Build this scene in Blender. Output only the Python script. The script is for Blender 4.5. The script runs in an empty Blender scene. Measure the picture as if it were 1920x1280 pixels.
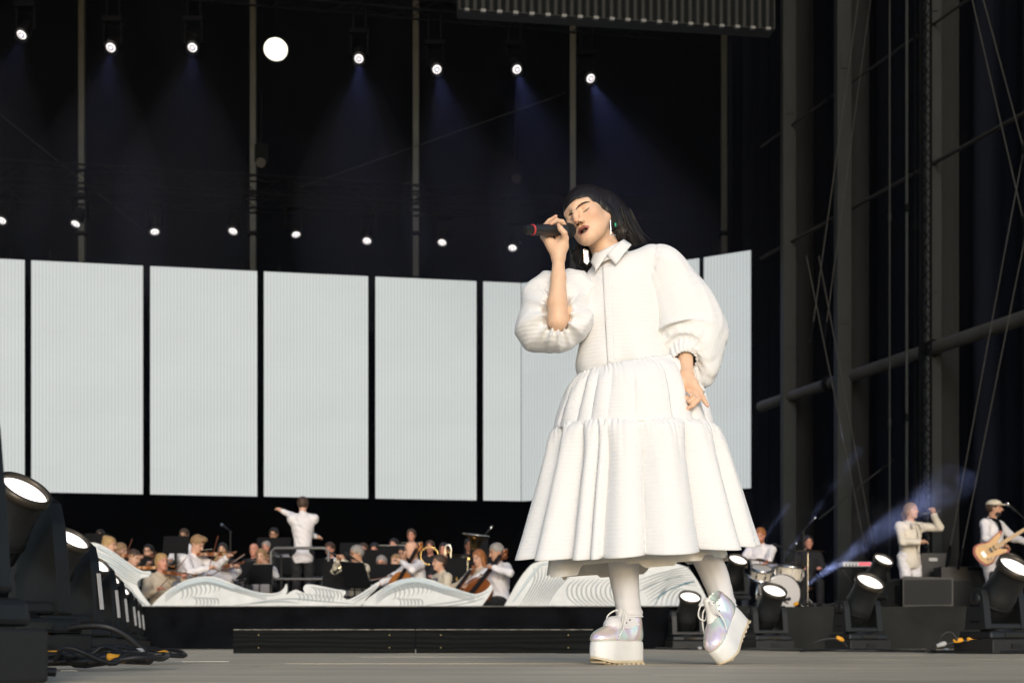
import bpy, math, random
import numpy as np
from mathutils import Vector, Matrix, Euler
random.seed(7); rng = np.random.default_rng(7)
SC = bpy.context.scene; COL = SC.collection
F = 2400.0; CH = 0.08          # focal length in photo pixels, height of the camera above the stage
def P(u, v, Y): return Vector(((u-960)/F*Y, Y, CH+(1205-v)/F*Y))
R_ = math.radians
# ------------------------------------------------------------ camera
cd = bpy.data.cameras.new('camera'); cam = bpy.data.objects.new('camera', cd); COL.objects.link(cam)
cam.location = (0, 0, CH); cam.rotation_euler = (R_(90), 0, 0)
cd.sensor_width = 36; cd.lens = 45; cd.shift_y = (1205-640)/1920; cd.clip_start = .05; cd.clip_end = 500
cd.dof.use_dof = True; cd.dof.focus_distance = 4.7; cd.dof.aperture_fstop = 4.5
SC.camera = cam
# ------------------------------------------------------------ world, sun, exposure
SUN_EL, SUN_AZ = R_(16), R_(5)        # the sun stands low behind the camera, a little to its right
w = bpy.data.worlds.new('World'); SC.world = w; w.use_nodes = True
nt = w.node_tree; bg = nt.nodes['Background']; sky = nt.nodes.new('ShaderNodeTexSky'); sky.sky_type = 'NISHITA'; sky.sun_disc = False
sky.sun_elevation = SUN_EL; sky.sun_rotation = math.pi-SUN_AZ; sky.air_density = 1.0; sky.dust_density = 1.6; sky.ozone_density = 1.8
nt.links.new(sky.outputs[0], bg.inputs[0]); bg.inputs[1].default_value = .15
sl = bpy.data.lights.new('sun', 'SUN'); sl.energy = 1.0; sl.angle = R_(14); sl.color = (1, .99, .98)
so = bpy.data.objects.new('sun', sl); COL.objects.link(so)
sdir = Vector((-math.sin(SUN_AZ)*math.cos(SUN_EL), math.cos(SUN_AZ)*math.cos(SUN_EL), -math.sin(SUN_EL)))
so.rotation_euler = sdir.to_track_quat('-Z', 'Y').to_euler(); so.location = (3, -6, 5)
SC.view_settings.view_transform = 'Standard'; SC.view_settings.look = 'None'
SC.view_settings.exposure = 0.28; SC.view_settings.gamma = 1.0; SC.view_settings.use_curve_mapping = False
SC.render.engine = 'CYCLES'; SC.cycles.use_denoising = True; SC.cycles.max_bounces = 6; SC.cycles.volume_bounces = 0
SC.cycles.sample_clamp_indirect = 4
# ------------------------------------------------------------ materials
MATS = {}
def N(m, t, **kw):
    n = m.node_tree.nodes.new('ShaderNode'+t)
    for k, v in kw.items():
        if k in n.inputs: n.inputs[k].default_value = v
        else: setattr(n, k, v)
    return n
def mat(name, col, rough=.6, metal=0., noise=0., nscale=8., bump=0., bscale=60., emit=None, estr=0., coat=0., spec=.5, sss=0., stretch=None, sheen=0., alpha=1., trans=0.):
    if name in MATS: return MATS[name]
    m = bpy.data.materials.new(name); m.use_nodes = True; MATS[name] = m
    b = m.node_tree.nodes['Principled BSDF']; L = m.node_tree.links
    b.inputs['Base Color'].default_value = (*col, 1); b.inputs['Roughness'].default_value = rough; b.inputs['Metallic'].default_value = metal
    b.inputs['Specular IOR Level'].default_value = spec; b.inputs['Coat Weight'].default_value = coat
    b.inputs['Sheen Weight'].default_value = sheen; b.inputs['Alpha'].default_value = alpha; b.inputs['Transmission Weight'].default_value = trans
    if sss: b.inputs['Subsurface Weight'].default_value = sss; b.inputs['Subsurface Radius'].default_value = (.012, .005, .003); b.inputs['Subsurface Scale'].default_value = 1.
    if emit: b.inputs['Emission Color'].default_value = (*emit, 1); b.inputs['Emission Strength'].default_value = estr
    if noise or bump:
        tc = N(m, 'TexCoord'); mp = N(m, 'Mapping'); L.new(tc.outputs['Object'], mp.inputs[0])
        if stretch: mp.inputs['Scale'].default_value = stretch
    if noise:
        n = N(m, 'TexNoise', Scale=nscale, Detail=6., Roughness=.62); L.new(mp.outputs[0], n.inputs['Vector'])
        r = N(m, 'ValToRGB'); e = r.color_ramp.elements
        e[0].position = .3; e[1].position = .7
        e[0].color = (*[max(0, c*(1-noise)) for c in col], 1); e[1].color = (*[min(1, c*(1+noise)) for c in col], 1)
        L.new(n.outputs[0], r.inputs[0]); L.new(r.outputs[0], b.inputs['Base Color'])
    if bump:
        n2 = N(m, 'TexNoise', Scale=bscale, Detail=4.); L.new(mp.outputs[0], n2.inputs['Vector'])
        bp = N(m, 'Bump', Strength=bump, Distance=.01); L.new(n2.outputs[0], bp.inputs['Height']); L.new(bp.outputs[0], b.inputs['Normal'])
    return m
BLK = mat('black_plastic', (.0058, .0066, .0072), .5, noise=.3, bump=.05)
BLKM = mat('black_metal', (.010, .010, .010), .45, .3, noise=.25)
BLKC = mat('black_cloth', (.0045, .005, .0062), .95, noise=.5, nscale=3, bump=.25, bscale=9, spec=.05)
DARKC = mat('backdrop_cloth', (.0016, .002, .0035), 1, noise=.5, nscale=.7, spec=0)
TRUSS = mat('dark_truss', (.0018, .0022, .0028), .8, noise=.2, spec=.05)
STEEL = mat('grey_steel', (.10, .105, .10), .6, .1, noise=.25, nscale=3)
WHITE = mat('white_paint', (.75, .75, .73), .5)
CHROME = mat('chrome', (.7, .7, .72), .18, 1.)
YEL = mat('yellow_plastic', (.8, .36, .02), .4)
RED = mat('red_plastic', (.6, .04, .04), .4)
WLAB = mat('white_label', (.42, .42, .42), .5)
# ------------------------------------------------------------ mesh builder
class MB:
    def __init__(s): s.v = []; s.f = []; s.m = []; s.s = []; s.uv = {}
    def add(s, vs, fs, mi=0, sm=False):
        o = len(s.v); s.v += [tuple(x) for x in vs]
        for f in fs: s.f.append([i+o for i in f]); s.m.append(mi); s.s.append(sm)
        return s
    def box(s, c, d, rot=None, mi=0, top=(1, 1), M=None):
        x, y, z = d[0]/2, d[1]/2, d[2]/2; tx, ty = top
        vs = [(-x, -y, -z), (x, -y, -z), (x, y, -z), (-x, y, -z), (-x*tx, -y*ty, z), (x*tx, -y*ty, z), (x*tx, y*ty, z), (-x*tx, y*ty, z)]
        vs = [Vector(v) for v in vs]
        if rot is not None:
            r = rot if isinstance(rot, Matrix) else Euler(rot).to_matrix()
            vs = [r @ v for v in vs]
        vs = [v+Vector(c) for v in vs]
        if M is not None: vs = [M @ v for v in vs]
        return s.add(vs, [(0, 3, 2, 1), (4, 5, 6, 7), (0, 1, 5, 4), (1, 2, 6, 5), (2, 3, 7, 6), (3, 0, 4, 7)], mi)
    def tube(s, pts, rad, n=8, mi=0, cap=True, flat=1.0, M=None, up=None):
        pts = [Vector(p) for p in pts]; k = len(pts)
        if not hasattr(rad, '__len__'): rad = [rad]*k
        t = [(pts[min(i+1, k-1)]-pts[max(i-1, 0)]).normalized() for i in range(k)]
        a = Vector(up) if up is not None else (Vector((0, 0, 1)) if abs(t[0].z) < .9 else Vector((1, 0, 0)))
        vs = []
        for i in range(k):
            a = (a-t[i]*a.dot(t[i])).normalized(); b = t[i].cross(a)
            for j in range(n):
                q = 2*math.pi*j/n; vs.append(pts[i]+a*(rad[i]*math.cos(q)*flat)+b*(rad[i]*math.sin(q)))
        fs = [(i*n+j, i*n+(j+1) % n, (i+1)*n+(j+1) % n, (i+1)*n+j) for i in range(k-1) for j in range(n)]
        if M is not None: vs = [M @ v for v in vs]
        s.add(vs, fs, mi, True)
        if cap: s.add([vs[j] for j in range(n)], [list(range(n))[::-1]], mi); s.add([vs[(k-1)*n+j] for j in range(n)], [list(range(n))], mi)
        return s
    def lathe(s, prof, M=None, n=16, mi=0, sm=True, sx=1, sy=1, cap=True):
        vs = [Vector((r*math.cos(2*math.pi*j/n)*sx, r*math.sin(2*math.pi*j/n)*sy, z)) for r, z in prof for j in range(n)]
        if M is not None: vs = [M @ v for v in vs]
        k = len(prof)
        fs = [(i*n+j, i*n+(j+1) % n, (i+1)*n+(j+1) % n, (i+1)*n+j) for i in range(k-1) for j in range(n)]
        s.add(vs, fs, mi, sm)
        for i, r in ((0, 1), (k-1, 0)):
            if cap and prof[i][0] > 1e-6:
                q = [vs[i*n+j] for j in range(n)]; s.add(q, [list(range(n))[::-1] if r else list(range(n))], mi)
        return s
    def prism(s, o, d0, d1, M=None, mi=0, sm=False):      # outline in x,z; extruded along y
        n = len(o); vs = [Vector((x, d0, z)) for x, z in o]+[Vector((x, d1, z)) for x, z in o]
        if M is not None: vs = [M @ v for v in vs]
        ar = sum(o[i][0]*o[(i+1) % n][1]-o[(i+1) % n][0]*o[i][1] for i in range(n))
        a, b = list(range(n)), list(range(2*n-1, n-1, -1))
        if ar < 0: a, b = a[::-1], b[::-1]
        s.add(vs, [a, b], mi)
        if ar > 0: side = [(i, i+n, (i+1) % n+n, (i+1) % n) for i in range(n)]
        else: side = [(i, (i+1) % n, (i+1) % n+n, i+n) for i in range(n)]
        return s.add(vs, side, mi, sm)
    def ell(s, c, r, n=12, k=8, mi=0, M=None, rot=None):
        c = Vector(c); r = Vector((r, r, r)) if not hasattr(r, '__len__') else Vector(r)
        T = Matrix.Translation(c) @ (rot.to_4x4() if rot is not None else Matrix()) @ Matrix.Diagonal((*r, 1))
        if M is not None: T = M @ T
        return s.lathe([(max(1e-7, math.sin(math.pi*i/k)), -math.cos(math.pi*i/k)) for i in range(k+1)], T, n, mi)
    def grid(s, A, mi=0, closed=False, uv=None):           # A: rows x cols x 3
        r, c = A.shape[:2]; o = len(s.v); cc = c if closed else c-1
        fs = [(i*c+j, i*c+(j+1) % c, (i+1)*c+(j+1) % c, (i+1)*c+j) for i in range(r-1) for j in range(cc)]
        s.add(A.reshape(-1, 3).tolist(), fs, mi, True)
        if uv is not None:
            for i in range(r):
                for j in range(c): s.uv[o+i*c+j] = uv[i][j]
        return s
    def build(s, name, mats, parent=None, loc=None, bevel=0, merge=False):
        me = bpy.data.meshes.new(name); me.from_pydata(s.v, [], s.f)
        if not isinstance(mats, (list, tuple)): mats = [mats]
        for m in mats: me.materials.append(m)
        me.polygons.foreach_set('material_index', s.m); me.polygons.foreach_set('use_smooth', s.s)
        if s.uv:
            ul = me.uv_layers.new(name='uv')
            idx = np.zeros(len(me.loops), int); me.loops.foreach_get('vertex_index', idx)
            arr = np.zeros((len(s.v), 2))
            for k, q in s.uv.items(): arr[k] = q
            ul.data.foreach_set('uv', arr[idx].ravel())
        me.update()
        o = bpy.data.objects.new(name, me); COL.objects.link(o)
        if parent is not None: o.parent = parent
        if loc is not None: o.location = loc
        if bevel:
            b = o.modifiers.new('bevel', 'BEVEL'); b.width = bevel; b.segments = 2; b.limit_method = 'ANGLE'; b.angle_limit = R_(50)
        return o
def tag(o, label=None, cat=None, group=None, kind=None):
    if label: o['label'] = label
    if cat: o['category'] = cat
    if group: o['group'] = group
    if kind: o['kind'] = kind
    return o
def thing(name, loc, label, cat, group=None, rz=0.):
    o = bpy.data.objects.new(name, None); COL.objects.link(o); o.location = loc; o.rotation_euler = (0, 0, rz); o.empty_display_size = .1
    return tag(o, label, cat, group)
def dup(o, parent=None, label=None, group=None):
    c = o.copy(); COL.objects.link(c); c.parent = parent
    for ch in list(o.children): dup(ch, c)
    if label: c['label'] = label
    if group: c['group'] = group
    return c
def axm(p, d, up=(0, 0, 1)):       # matrix whose z axis runs along d, origin at p
    z = Vector(d).normalized(); u = Vector(up)
    if abs(z.dot(u)) > .98: u = Vector((0, 1, 0))
    x = u.cross(z).normalized(); y = z.cross(x)
    return Matrix(((x.x, y.x, z.x, p[0]), (x.y, y.y, z.y, p[1]), (x.z, y.z, z.z, p[2]), (0, 0, 0, 1)))
def spline(pts, n):                # Catmull-Rom through points (any dimension)
    p = np.array([list(q) for q in pts], float); p = np.vstack([2*p[0]-p[1], p, 2*p[-1]-p[-2]])
    k = len(p)-3; t = np.linspace(0, k-1e-9, n); i = t.astype(int); f = (t-i)[:, None]
    a, b, c, d = p[i], p[i+1], p[i+2], p[i+3]
    return .5*(2*b+(c-a)*f+(2*a-5*b+4*c-d)*f**2+(3*b-a-3*c+d)*f**3)
# ------------------------------------------------------------ implicit bodies, meshed as one continuous surface
def pd(p, X):
    t = p[0]
    if t == 'c':
        a, b, ra, rb = p[1:5]; ab = b-a; h = np.clip(((X-a) @ ab)/max(ab @ ab, 1e-12), 0, 1)
        return np.sqrt(((X-a-h[:, None]*ab)**2).sum(1))-(ra+(rb-ra)*h)
    if t == 'e':
        c, r, Rm = p[1:4]; q = X-c
        if Rm is not None: q = q @ Rm
        k0 = np.sqrt(((q/r)**2).sum(1)); k1 = np.sqrt(((q/r**2)**2).sum(1))+1e-9
        return np.where(k0 < 1e-6, -min(r), k0*(k0-1)/k1)
    c, h, Rm, rr = p[1:5]; q = X-c
    if Rm is not None: q = q @ Rm
    q = np.abs(q)-(h-rr)
    return np.sqrt((np.maximum(q, 0)**2).sum(1))+np.minimum(q.max(1), 0)-rr
class SDF:
    def __init__(s): s.p = []; s.bias = {}
    def _a(s, g, k, mi, op): s.p.append((g, k, mi, op)); return s
    def cap(s, a, b, ra, rb=None, k=.01, mi=0, op=0):
        return s._a(('c', np.array(a, float), np.array(b, float), ra, ra if rb is None else rb), k, mi, op)
    def chain(s, pts, rad, k=.01, mi=0, op=0):
        for i in range(len(pts)-1):
            r = rad if not hasattr(rad, '__len__') else None
            s.cap(pts[i], pts[i+1], r or rad[i], r or rad[i+1], k, mi, op)
        return s
    def ell(s, c, r, R=None, k=.01, mi=0, op=0):
        return s._a(('e', np.array(c, float), np.array(r, float), None if R is None else np.array(R, float)), k, mi, op)
    def box(s, c, h, R=None, rr=.01, k=.01, mi=0, op=0):
        return s._a(('b', np.array(c, float), np.array(h, float), None if R is None else np.array(R, float), rr), k, mi, op)
    def xf(s, R, t, sc=1.):            # rotate, scale and shift every shape so far
        R = np.array(R, float); t = np.array(t, float); o = []
        for g, k, mi, op in s.p:
            if g[0] == 'c': g = ('c', R @ g[1]*sc+t, R @ g[2]*sc+t, g[3]*sc, g[4]*sc)
            elif g[0] == 'e': g = ('e', R @ g[1]*sc+t, g[2]*sc, R if g[3] is None else R @ g[3])
            else: g = ('b', R @ g[1]*sc+t, g[2]*sc, R if g[3] is None else R @ g[3], g[4]*sc)
            o.append((g, k*sc, mi, op))
        s.p = o; return s
    def ev(s, X, idx=None, disp=None):
        d = np.full(len(X), 9.)
        for i in (range(len(s.p)) if idx is None else idx):
            g, k, mi, op = s.p[i]; e = pd(g, X)
            if op == 0:
                if k > 0: h = np.maximum(k-np.abs(d-e), 0)/k; d = np.minimum(d, e)-h*h*k*.25
                else: d = np.minimum(d, e)
            elif op == 1:
                h = np.maximum(k-np.abs(d+e), 0)/k if k > 0 else 0; d = np.maximum(d, -e)+h*h*k*.25
            else:
                h = np.maximum(k-np.abs(d-e), 0)/k if k > 0 else 0; d = np.maximum(d, e)+h*h*k*.25
        if disp is not None: d = d+disp(X)
        return d
    def mesh(s, vx, disp=None, B=12, dmax=.02):
        lo, hi = np.full(3, 1e9), np.full(3, -1e9)
        for g, k, mi, op in s.p:
            if op: continue
            if g[0] == 'c': r = max(g[3], g[4]); a, b = np.minimum(g[1], g[2])-r, np.maximum(g[1], g[2])+r
            else: r = np.linalg.norm(g[2]); a, b = g[1]-r, g[1]+r
            lo, hi = np.minimum(lo, a), np.maximum(hi, b)
        lo -= vx*3+dmax; hi += vx*3+dmax
        nb = np.ceil((hi-lo)/(vx*B)).astype(int); bs = vx*B; half = bs*math.sqrt(3)/2
        I = np.stack(np.meshgrid(*[np.arange(q) for q in nb], indexing='ij'), -1).reshape(-1, 3)
        C = lo+(I+.5)*bs; D = np.stack([pd(g[0], C) for g in s.p]); 
        U = np.array([g[3] == 0 for g in s.p]); ks = np.array([g[1] for g in s.p])
        act = np.where(D[U].min(0) < half*2.0+ks.max()+dmax)[0]
        b1 = B+1; ax = np.arange(b1); G = np.stack(np.meshgrid(ax, ax, ax, indexing='ij'), -1).reshape(-1, 3)
        S = nb*B+2; key = lambda q: (q[:, 0]*S[1]+q[:, 1])*S[2]+q[:, 2]
        cells, verts, edges = [], [], []
        off = np.array([(i, j, k) for i in (0, 1) for j in (0, 1) for k in (0, 1)])
        E8 = [(a, b) for a in range(8) for b in range(a+1, 8) if abs(off[a]-off[b]).sum() == 1]
        for bi in act:
            idx = np.where(D[:, bi] < half*2.2+ks+dmax+.005)[0]
            if not len(idx): continue
            b0 = I[bi]*B; X = lo+(b0+G)*vx
            v = s.ev(X, idx, disp).reshape(b1, b1, b1)
            if v.min() > 0 or v.max() < 0: continue
            cor = np.stack([v[o[0]:B+o[0], o[1]:B+o[1], o[2]:B+o[2]].ravel() for o in off])
            ins = cor < 0; ok = np.where(ins.any(0) & ~ins.all(0))[0]
            if len(ok):
                ci = np.stack(np.unravel_index(ok, (B, B, B)), -1); cv = cor[:, ok]
                acc = np.zeros((len(ok), 3)); cnt = np.zeros(len(ok))
                for a, b in E8:
                    va, vb = cv[a], cv[b]; x = (va < 0) != (vb < 0); t = np.where(x, va/np.where(x, va-vb, 1), 0)
                    acc += x[:, None]*(off[a]+t[:, None]*(off[b]-off[a])); cnt += x
                cells.append(key(b0+ci)); verts.append(lo+(b0+ci+acc/cnt[:, None])*vx)
            for a in range(3):
                o = [0, 0, 0]; o[a] = 1
                v0 = v[:B, :B, :B]; v1 = v[o[0]:B+o[0], o[1]:B+o[1], o[2]:B+o[2]]
                x = np.argwhere((v0 < 0) != (v1 < 0))
                if len(x): edges.append((a, b0+x, v0[x[:, 0], x[:, 1], x[:, 2]] < 0))
        cells = np.concatenate(cells); verts = np.concatenate(verts); so_ = np.argsort(cells); cells = cells[so_]; verts = verts[so_]
        faces = []
        for a in range(3):
            es = [e for e in edges if e[0] == a]
            if not es: continue
            q = np.concatenate([e[1] for e in es]); sg = np.concatenate([e[2] for e in es])
            b, c = (a+1) % 3, (a+2) % 3; quad = []
            for db, dc in ((0, 0), (1, 0), (1, 1), (0, 1)):
                r = q.copy(); r[:, b] -= db; r[:, c] -= dc; kk = key(r); p = np.searchsorted(cells, kk); p = np.minimum(p, len(cells)-1)
                p = np.where(cells[p] == kk, p, -1); quad.append(p)
            quad = np.stack(quad, 1); good = (quad >= 0).all(1); quad = quad[good]; sg = sg[good]
            quad[~sg] = quad[~sg][:, ::-1]; faces.append(quad)
        return verts, np.concatenate(faces)
    def labels(s, X):
        best = np.full(len(X), 9.); lab = np.zeros(len(X), int)
        for g, k, mi, op in s.p:
            if op: 
                if mi < 0: continue
                e = np.abs(pd(g, X))-.0006
            else: e = pd(g, X)+s.bias.get(mi, 0)
            u = e < best; best = np.where(u, e, best); lab = np.where(u, mi, lab)
        return lab
    def build(s, name, mats, parent=None, vx=.01, disp=None, dmax=.02, smooth=0, cut=None):
        v, f = s.mesh(vx, disp, dmax=dmax)
        if smooth:
            for _ in range(smooth):
                acc = np.zeros_like(v); cnt = np.zeros(len(v))
                for a in range(4):
                    for b in (1, 3): np.add.at(acc, f[:, a], v[f[:, (a+b) % 4]]); np.add.at(cnt, f[:, a], 1)
                v = v*.5+.5*acc/np.maximum(cnt, 1)[:, None]
        if cut is not None:
            keep = cut(v[f].mean(1)); f = f[keep]; us = np.unique(f); mp = np.full(len(v), -1); mp[us] = np.arange(len(us)); v = v[us]; f = mp[f]
        return raw(name, v, f, mats, parent, s.labels(v[f].mean(1)) if isinstance(mats, (list, tuple)) and len(mats) > 1 else None)
def raw(name, v, f, mats, parent=None, lab=None):
    me = bpy.data.meshes.new(name); n = len(f); f = np.asarray(f)
    me.vertices.add(len(v)); me.vertices.foreach_set('co', np.asarray(v, np.float32).ravel())
    me.loops.add(n*4); me.loops.foreach_set('vertex_index', f.astype(np.int32).ravel())
    me.polygons.add(n); me.polygons.foreach_set('loop_start', np.arange(0, n*4, 4, dtype=np.int32))
    me.polygons.foreach_set('use_smooth', np.ones(n, bool))
    if not isinstance(mats, (list, tuple)): mats = [mats]
    for m in mats: me.materials.append(m)
    if lab is not None: me.polygons.foreach_set('material_index', lab.astype(np.int32))
    me.update(calc_edges=True); me.validate()
    o = bpy.data.objects.new(name, me); COL.objects.link(o)
    if parent is not None: o.parent = parent
    return o
def rot3(y, p, r):
    return Matrix.Rotation(-r, 3, 'Y') @ Matrix.Rotation(-y, 3, 'Z') @ Matrix.Rotation(-p, 3, 'X')
# ================================================================= the stage
def floor_mat():
    m = mat('stage_deck', (.66, .56, .41), .55, noise=.22, nscale=1.3, stretch=(.35, 2.2, 1), spec=.35)
    b = m.node_tree.nodes['Principled BSDF']; L = m.node_tree.links; src = b.inputs['Base Color'].links[0].from_socket
    tc = N(m, 'TexCoord'); mp = N(m, 'Mapping'); mp.inputs['Scale'].default_value = (.6, 9, 1); L.new(tc.outputs['Object'], mp.inputs[0])
    n = N(m, 'TexNoise', Scale=4., Detail=8., Roughness=.7); L.new(mp.outputs[0], n.inputs['Vector'])
    r = N(m, 'ValToRGB'); r.color_ramp.elements[0].position = .35; r.color_ramp.elements[0].color = (.60, .60, .60, 1); r.color_ramp.elements[1].position = .74; r.color_ramp.elements[1].color = (1.30, 1.28, 1.24, 1); L.new(n.outputs[0], r.inputs[0])
    mx = N(m, 'Mix'); mx.data_type = 'RGBA'; mx.blend_type = 'MULTIPLY'; mx.inputs[0].default_value = 1; L.new(src, mx.inputs[6]); L.new(r.outputs[0], mx.inputs[7]); L.new(mx.outputs[2], b.inputs['Base Color'])
    n2 = N(m, 'TexNoise', Scale=90., Detail=3.); L.new(mp.outputs[0], n2.inputs['Vector']); bp = N(m, 'Bump', Strength=.12, Distance=.004); L.new(n2.outputs[0], bp.inputs['Height']); L.new(bp.outputs[0], b.inputs['Normal'])
    rr = N(m, 'MapRange'); rr.inputs['To Min'].default_value = .42; rr.inputs['To Max'].default_value = .7; L.new(n.outputs[0], rr.inputs['Value']); L.new(rr.outputs[0], b.inputs['Roughness'])
    return m
DECK = floor_mat()
fl = tag(MB().box((0, 10, -.35), (52, 64, .6)).build('stage_floor', mat('deck_frame', (.02, .018, .015), .8)), kind='structure')
pw, pl_ = 2.44, 1.22; dm = MB().box((0, 0, 0), (pw-.005, pl_-.004, .05)).build('deck_panel', DECK, fl, bevel=.0015); first = True
for j in range(-3, 13):
    for i in range(-4, 4):
        o = dm if first else dm.copy()
        if not first: COL.objects.link(o)
        first = False; o.location = (i*pw+(pw/2 if j % 2 else 0)+.35, 1.9+j*pl_, -.025+.0008*((i*7+j*3) % 3)); 
ROOFM = mat('roof_cloth', (.008, .008, .010), 1, spec=0)
tag(MB().box((-6, 36, 11.9), (64, .2, 24)).build('backdrop', DARKC), kind='structure')
tag(MB().box((-6, 24, 20.5), (64, 24, .3)).build('roof', ROOFM), kind='structure')  # out of view above the rig, put there to block sky light
tag(MB().box((-26, 22, 9), (.2, 30, 24)).build('blocking_drape', DARKC), kind='structure')  # unseen drape on the left, added to block light from that side
# ---- low riser, its black cloth, the plank step
RY = 16.6; rx0, rx1 = P(262, 0, RY).x, P(1345, 0, RY).x
RZ = .08+68/2400*RY
tag(MB().box(((rx0+rx1)/2, RY+.32, RZ-.02), (rx1-rx0, .62, .04)).box(((rx0+rx1)/2, RY+.32, (RZ-.045)/2), (rx1-rx0-.1, .58, RZ-.05)).build('orchestra_riser_floor', BLKM), kind='structure')
def skirt(name, x0, x1, y, z0, z1, label, seed, amp=.018, m=BLKC, n=260):
    rr = random.Random(seed); A = np.zeros((8, n, 3)); x = np.linspace(x0, x1, n); ph = [rr.uniform(0, 6) for _ in range(5)]
    f = sum(np.sin(x*(2.1+1.7*k)+ph[k])/(1+k*.6) for k in range(5))/2.2
    for i in range(8):
        t = i/7; A[i, :, 0] = x+.06*np.sin(t*3+x*3)*t; A[i, :, 1] = y-.012-amp*(.25+t)*(f+1)-.01*np.sin(x*9+t*6); A[i, :, 2] = z1+(z0-z1)*t
        if i == 0: A[i, :, 2] += .006*np.sin(x*5+ph[1])
    return tag(MB().grid(A[::-1]).build(name, m), label, 'stage skirt', 'black cloths round the risers')
skirt('stage_skirt', rx0, rx1, RY, .005, RZ-.002, 'black stage skirt along the low riser under the painted waves', 2)
MB_ = MB().box(((rx0+rx1)/2, RY-.03, RZ+.006), (rx1-rx0, .08, .012)).build('riser_edge', mat('worn_edge', (.10, .10, .09), .6, noise=.6, nscale=6)); tag(MB_, 'worn dark metal edge trim along the top of the low riser', 'trim')
PLY = mat('black_plywood', (.012, .014, .013), .75, spec=.12, noise=.5, nscale=3, stretch=(.8, 1, 9), bump=.2, bscale=12)
def wave_grain(m):
    b = m.node_tree.nodes['Principled BSDF']; L = m.node_tree.links; tc = N(m, 'TexCoord'); mp = N(m, 'Mapping'); mp.inputs['Scale'].default_value = (.35, 1, 3); L.new(tc.outputs['Object'], mp.inputs[0])
    w = N(m, 'TexWave', Scale=2.6, Distortion=9.); w.inputs['Detail'].default_value = 3; w.bands_direction = 'Z'; L.new(mp.outputs[0], w.inputs['Vector'])
    r = N(m, 'ValToRGB'); e = r.color_ramp.elements; e[0].color = (.0022, .0026, .0026, 1); e[1].color = (.008, .009, .0085, 1); L.new(w.outputs['Fac'], r.inputs[0]); L.new(r.outputs[0], b.inputs['Base Color'])
wave_grain(PLY)
st = thing('plank_step', (P(773, 0, 9.9).x, 9.9, 0), 'long black plywood step with a pale worn top edge, in front of the riser', 'step'); ph_ = P(0, 1180, 9.9).z
for a, b in ((437, 778), (780, 1112)):
    xa, xb = P(a, 0, 9.9).x-st.location.x, P(b, 0, 9.9).x-st.location.x
    bd = MB().box(((xa+xb)/2, .010, ph_/2), (xb-xa, .02, ph_)).build('board', PLY, st, bevel=.002)
    MB().box(((xa+xb)/2, .012, ph_+.002), (xb-xa-.004, .024, .004)).build('edge', mat('raw_ply_edge', (.33, .30, .25), .7, noise=.9, nscale=5, stretch=(3, 1, 1)), bd)
    for k in (.14, .86):
        for z in (.25, .78): MB().lathe([(.006, 0), (.005, .002), (0, .0025)], axm((xa+(xb-xa)*k, -.0005, ph_*z), (0, -1, 0)), 8).build('screw', mat('brass_screw', (.5, .38, .15), .4, .8), bd)
# back platform with the orchestra and band on it
OZ = .53
tag(MB().box((7.6, 26.6, OZ/2-.01), (13.2, 18.8, OZ-.02)).build('band_platform_floor', BLKM), kind='structure')
FZ = lambda Y: 0. if Y < 20.2 else .28 if Y < 21.9 else .56
for a, b, z in ((20.2, 21.9, .28), (21.9, 25.5, .56)): tag(MB().box((-4.5, (a+b)/2, z/2), (9.6, b-a-.01, z)).build('orchestra_platform_floor', BLKM), kind='structure')
SK2 = mat('dark_grey_cloth', (.020, .0212, .020), .95, noise=.3, nscale=2, bump=.3, bscale=7, spec=.1)
skirt('stage_skirt', rx1+.02, 12, 17.2, .005, P(0, 1136, 17.2).z, 'dark grey stage skirt under the band, behind the right hand row of lights', 5, .05, SK2)  # cloth a lighter grey than the skirt on the left
# ---- painted wave cut-outs
WB = mat('wave_board', (.66, .68, .68), .65, noise=.09, nscale=5); INK = mat('wave_ink_grey', (.30, .34, .36), .7); TEAL = mat('wave_ink_teal', (.03, .16, .22), .7)
WASH = mat('wave_wash_blue', (.50, .58, .62), .7)
WY = 16.95
def wave(outline, label, strokes, n=None):
    c = P(sum(q[0] for q in outline)/len(outline), 1137, WY); t = thing('wave_cutout', (c.x, WY, RZ), label, 'wave cutout', 'painted wave cutouts along the riser')
    L = lambda u, v: (P(u, v, WY).x-c.x, P(u, v, WY).z-RZ)
    base = P(0, 1137, WY).z-RZ
    pts = [L(u, v) for u, v in outline]; o0, o1 = pts[0], pts[-1]
    full = [tuple(q) for q in spline(pts, len(pts)*4)]+[(o1[0], 0), (o0[0], 0)]
    MB().prism(full, -.02, .02).build('board', WB, t)
    for nm, m, lines in strokes:
        q = MB()
        for ln in lines:
            sp = spline(ln, max(8, len(ln)*5)); k = len(sp); w0 = .0085 if m is not WASH else .020
            q.tube([(L(u, v)[0], -.0225, L(u, v)[1]) for u, v in sp], [w0*(.35+.65*math.sin(math.pi*i/(k-1))) for i in range(k)], 5, flat=.14, up=(0, 1, 0))
        if lines: q.build(nm, m, t)
    return t
def arcs(u0, v0, du, dv, n, a, b, lean=.0, rot=0.):        # a family of nested curved strokes
    out = []
    for i in range(n):
        cu, cv = u0+du*i, v0+dv*i; k = 1-.03*i
        out.append([(cu+a*k*math.sin(q+rot)+lean*a*k*math.cos(q+rot), cv-b*k*math.cos(q+rot)) for q in np.linspace(-.2, 2.4, 7)])
    return out
def follow(path, off, n, step, s0=0., s1=1.):
    p = np.array(path, float); out = []
    for i in range(n):
        q = p.copy(); q[:, 1] += off+step*i*np.linspace(1, .6, len(p)); a, b = int(s0*len(q)), max(3, int(len(q)*(s1-.03*i))); out.append([tuple(z) for z in q[a:b]])
    return out
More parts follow.
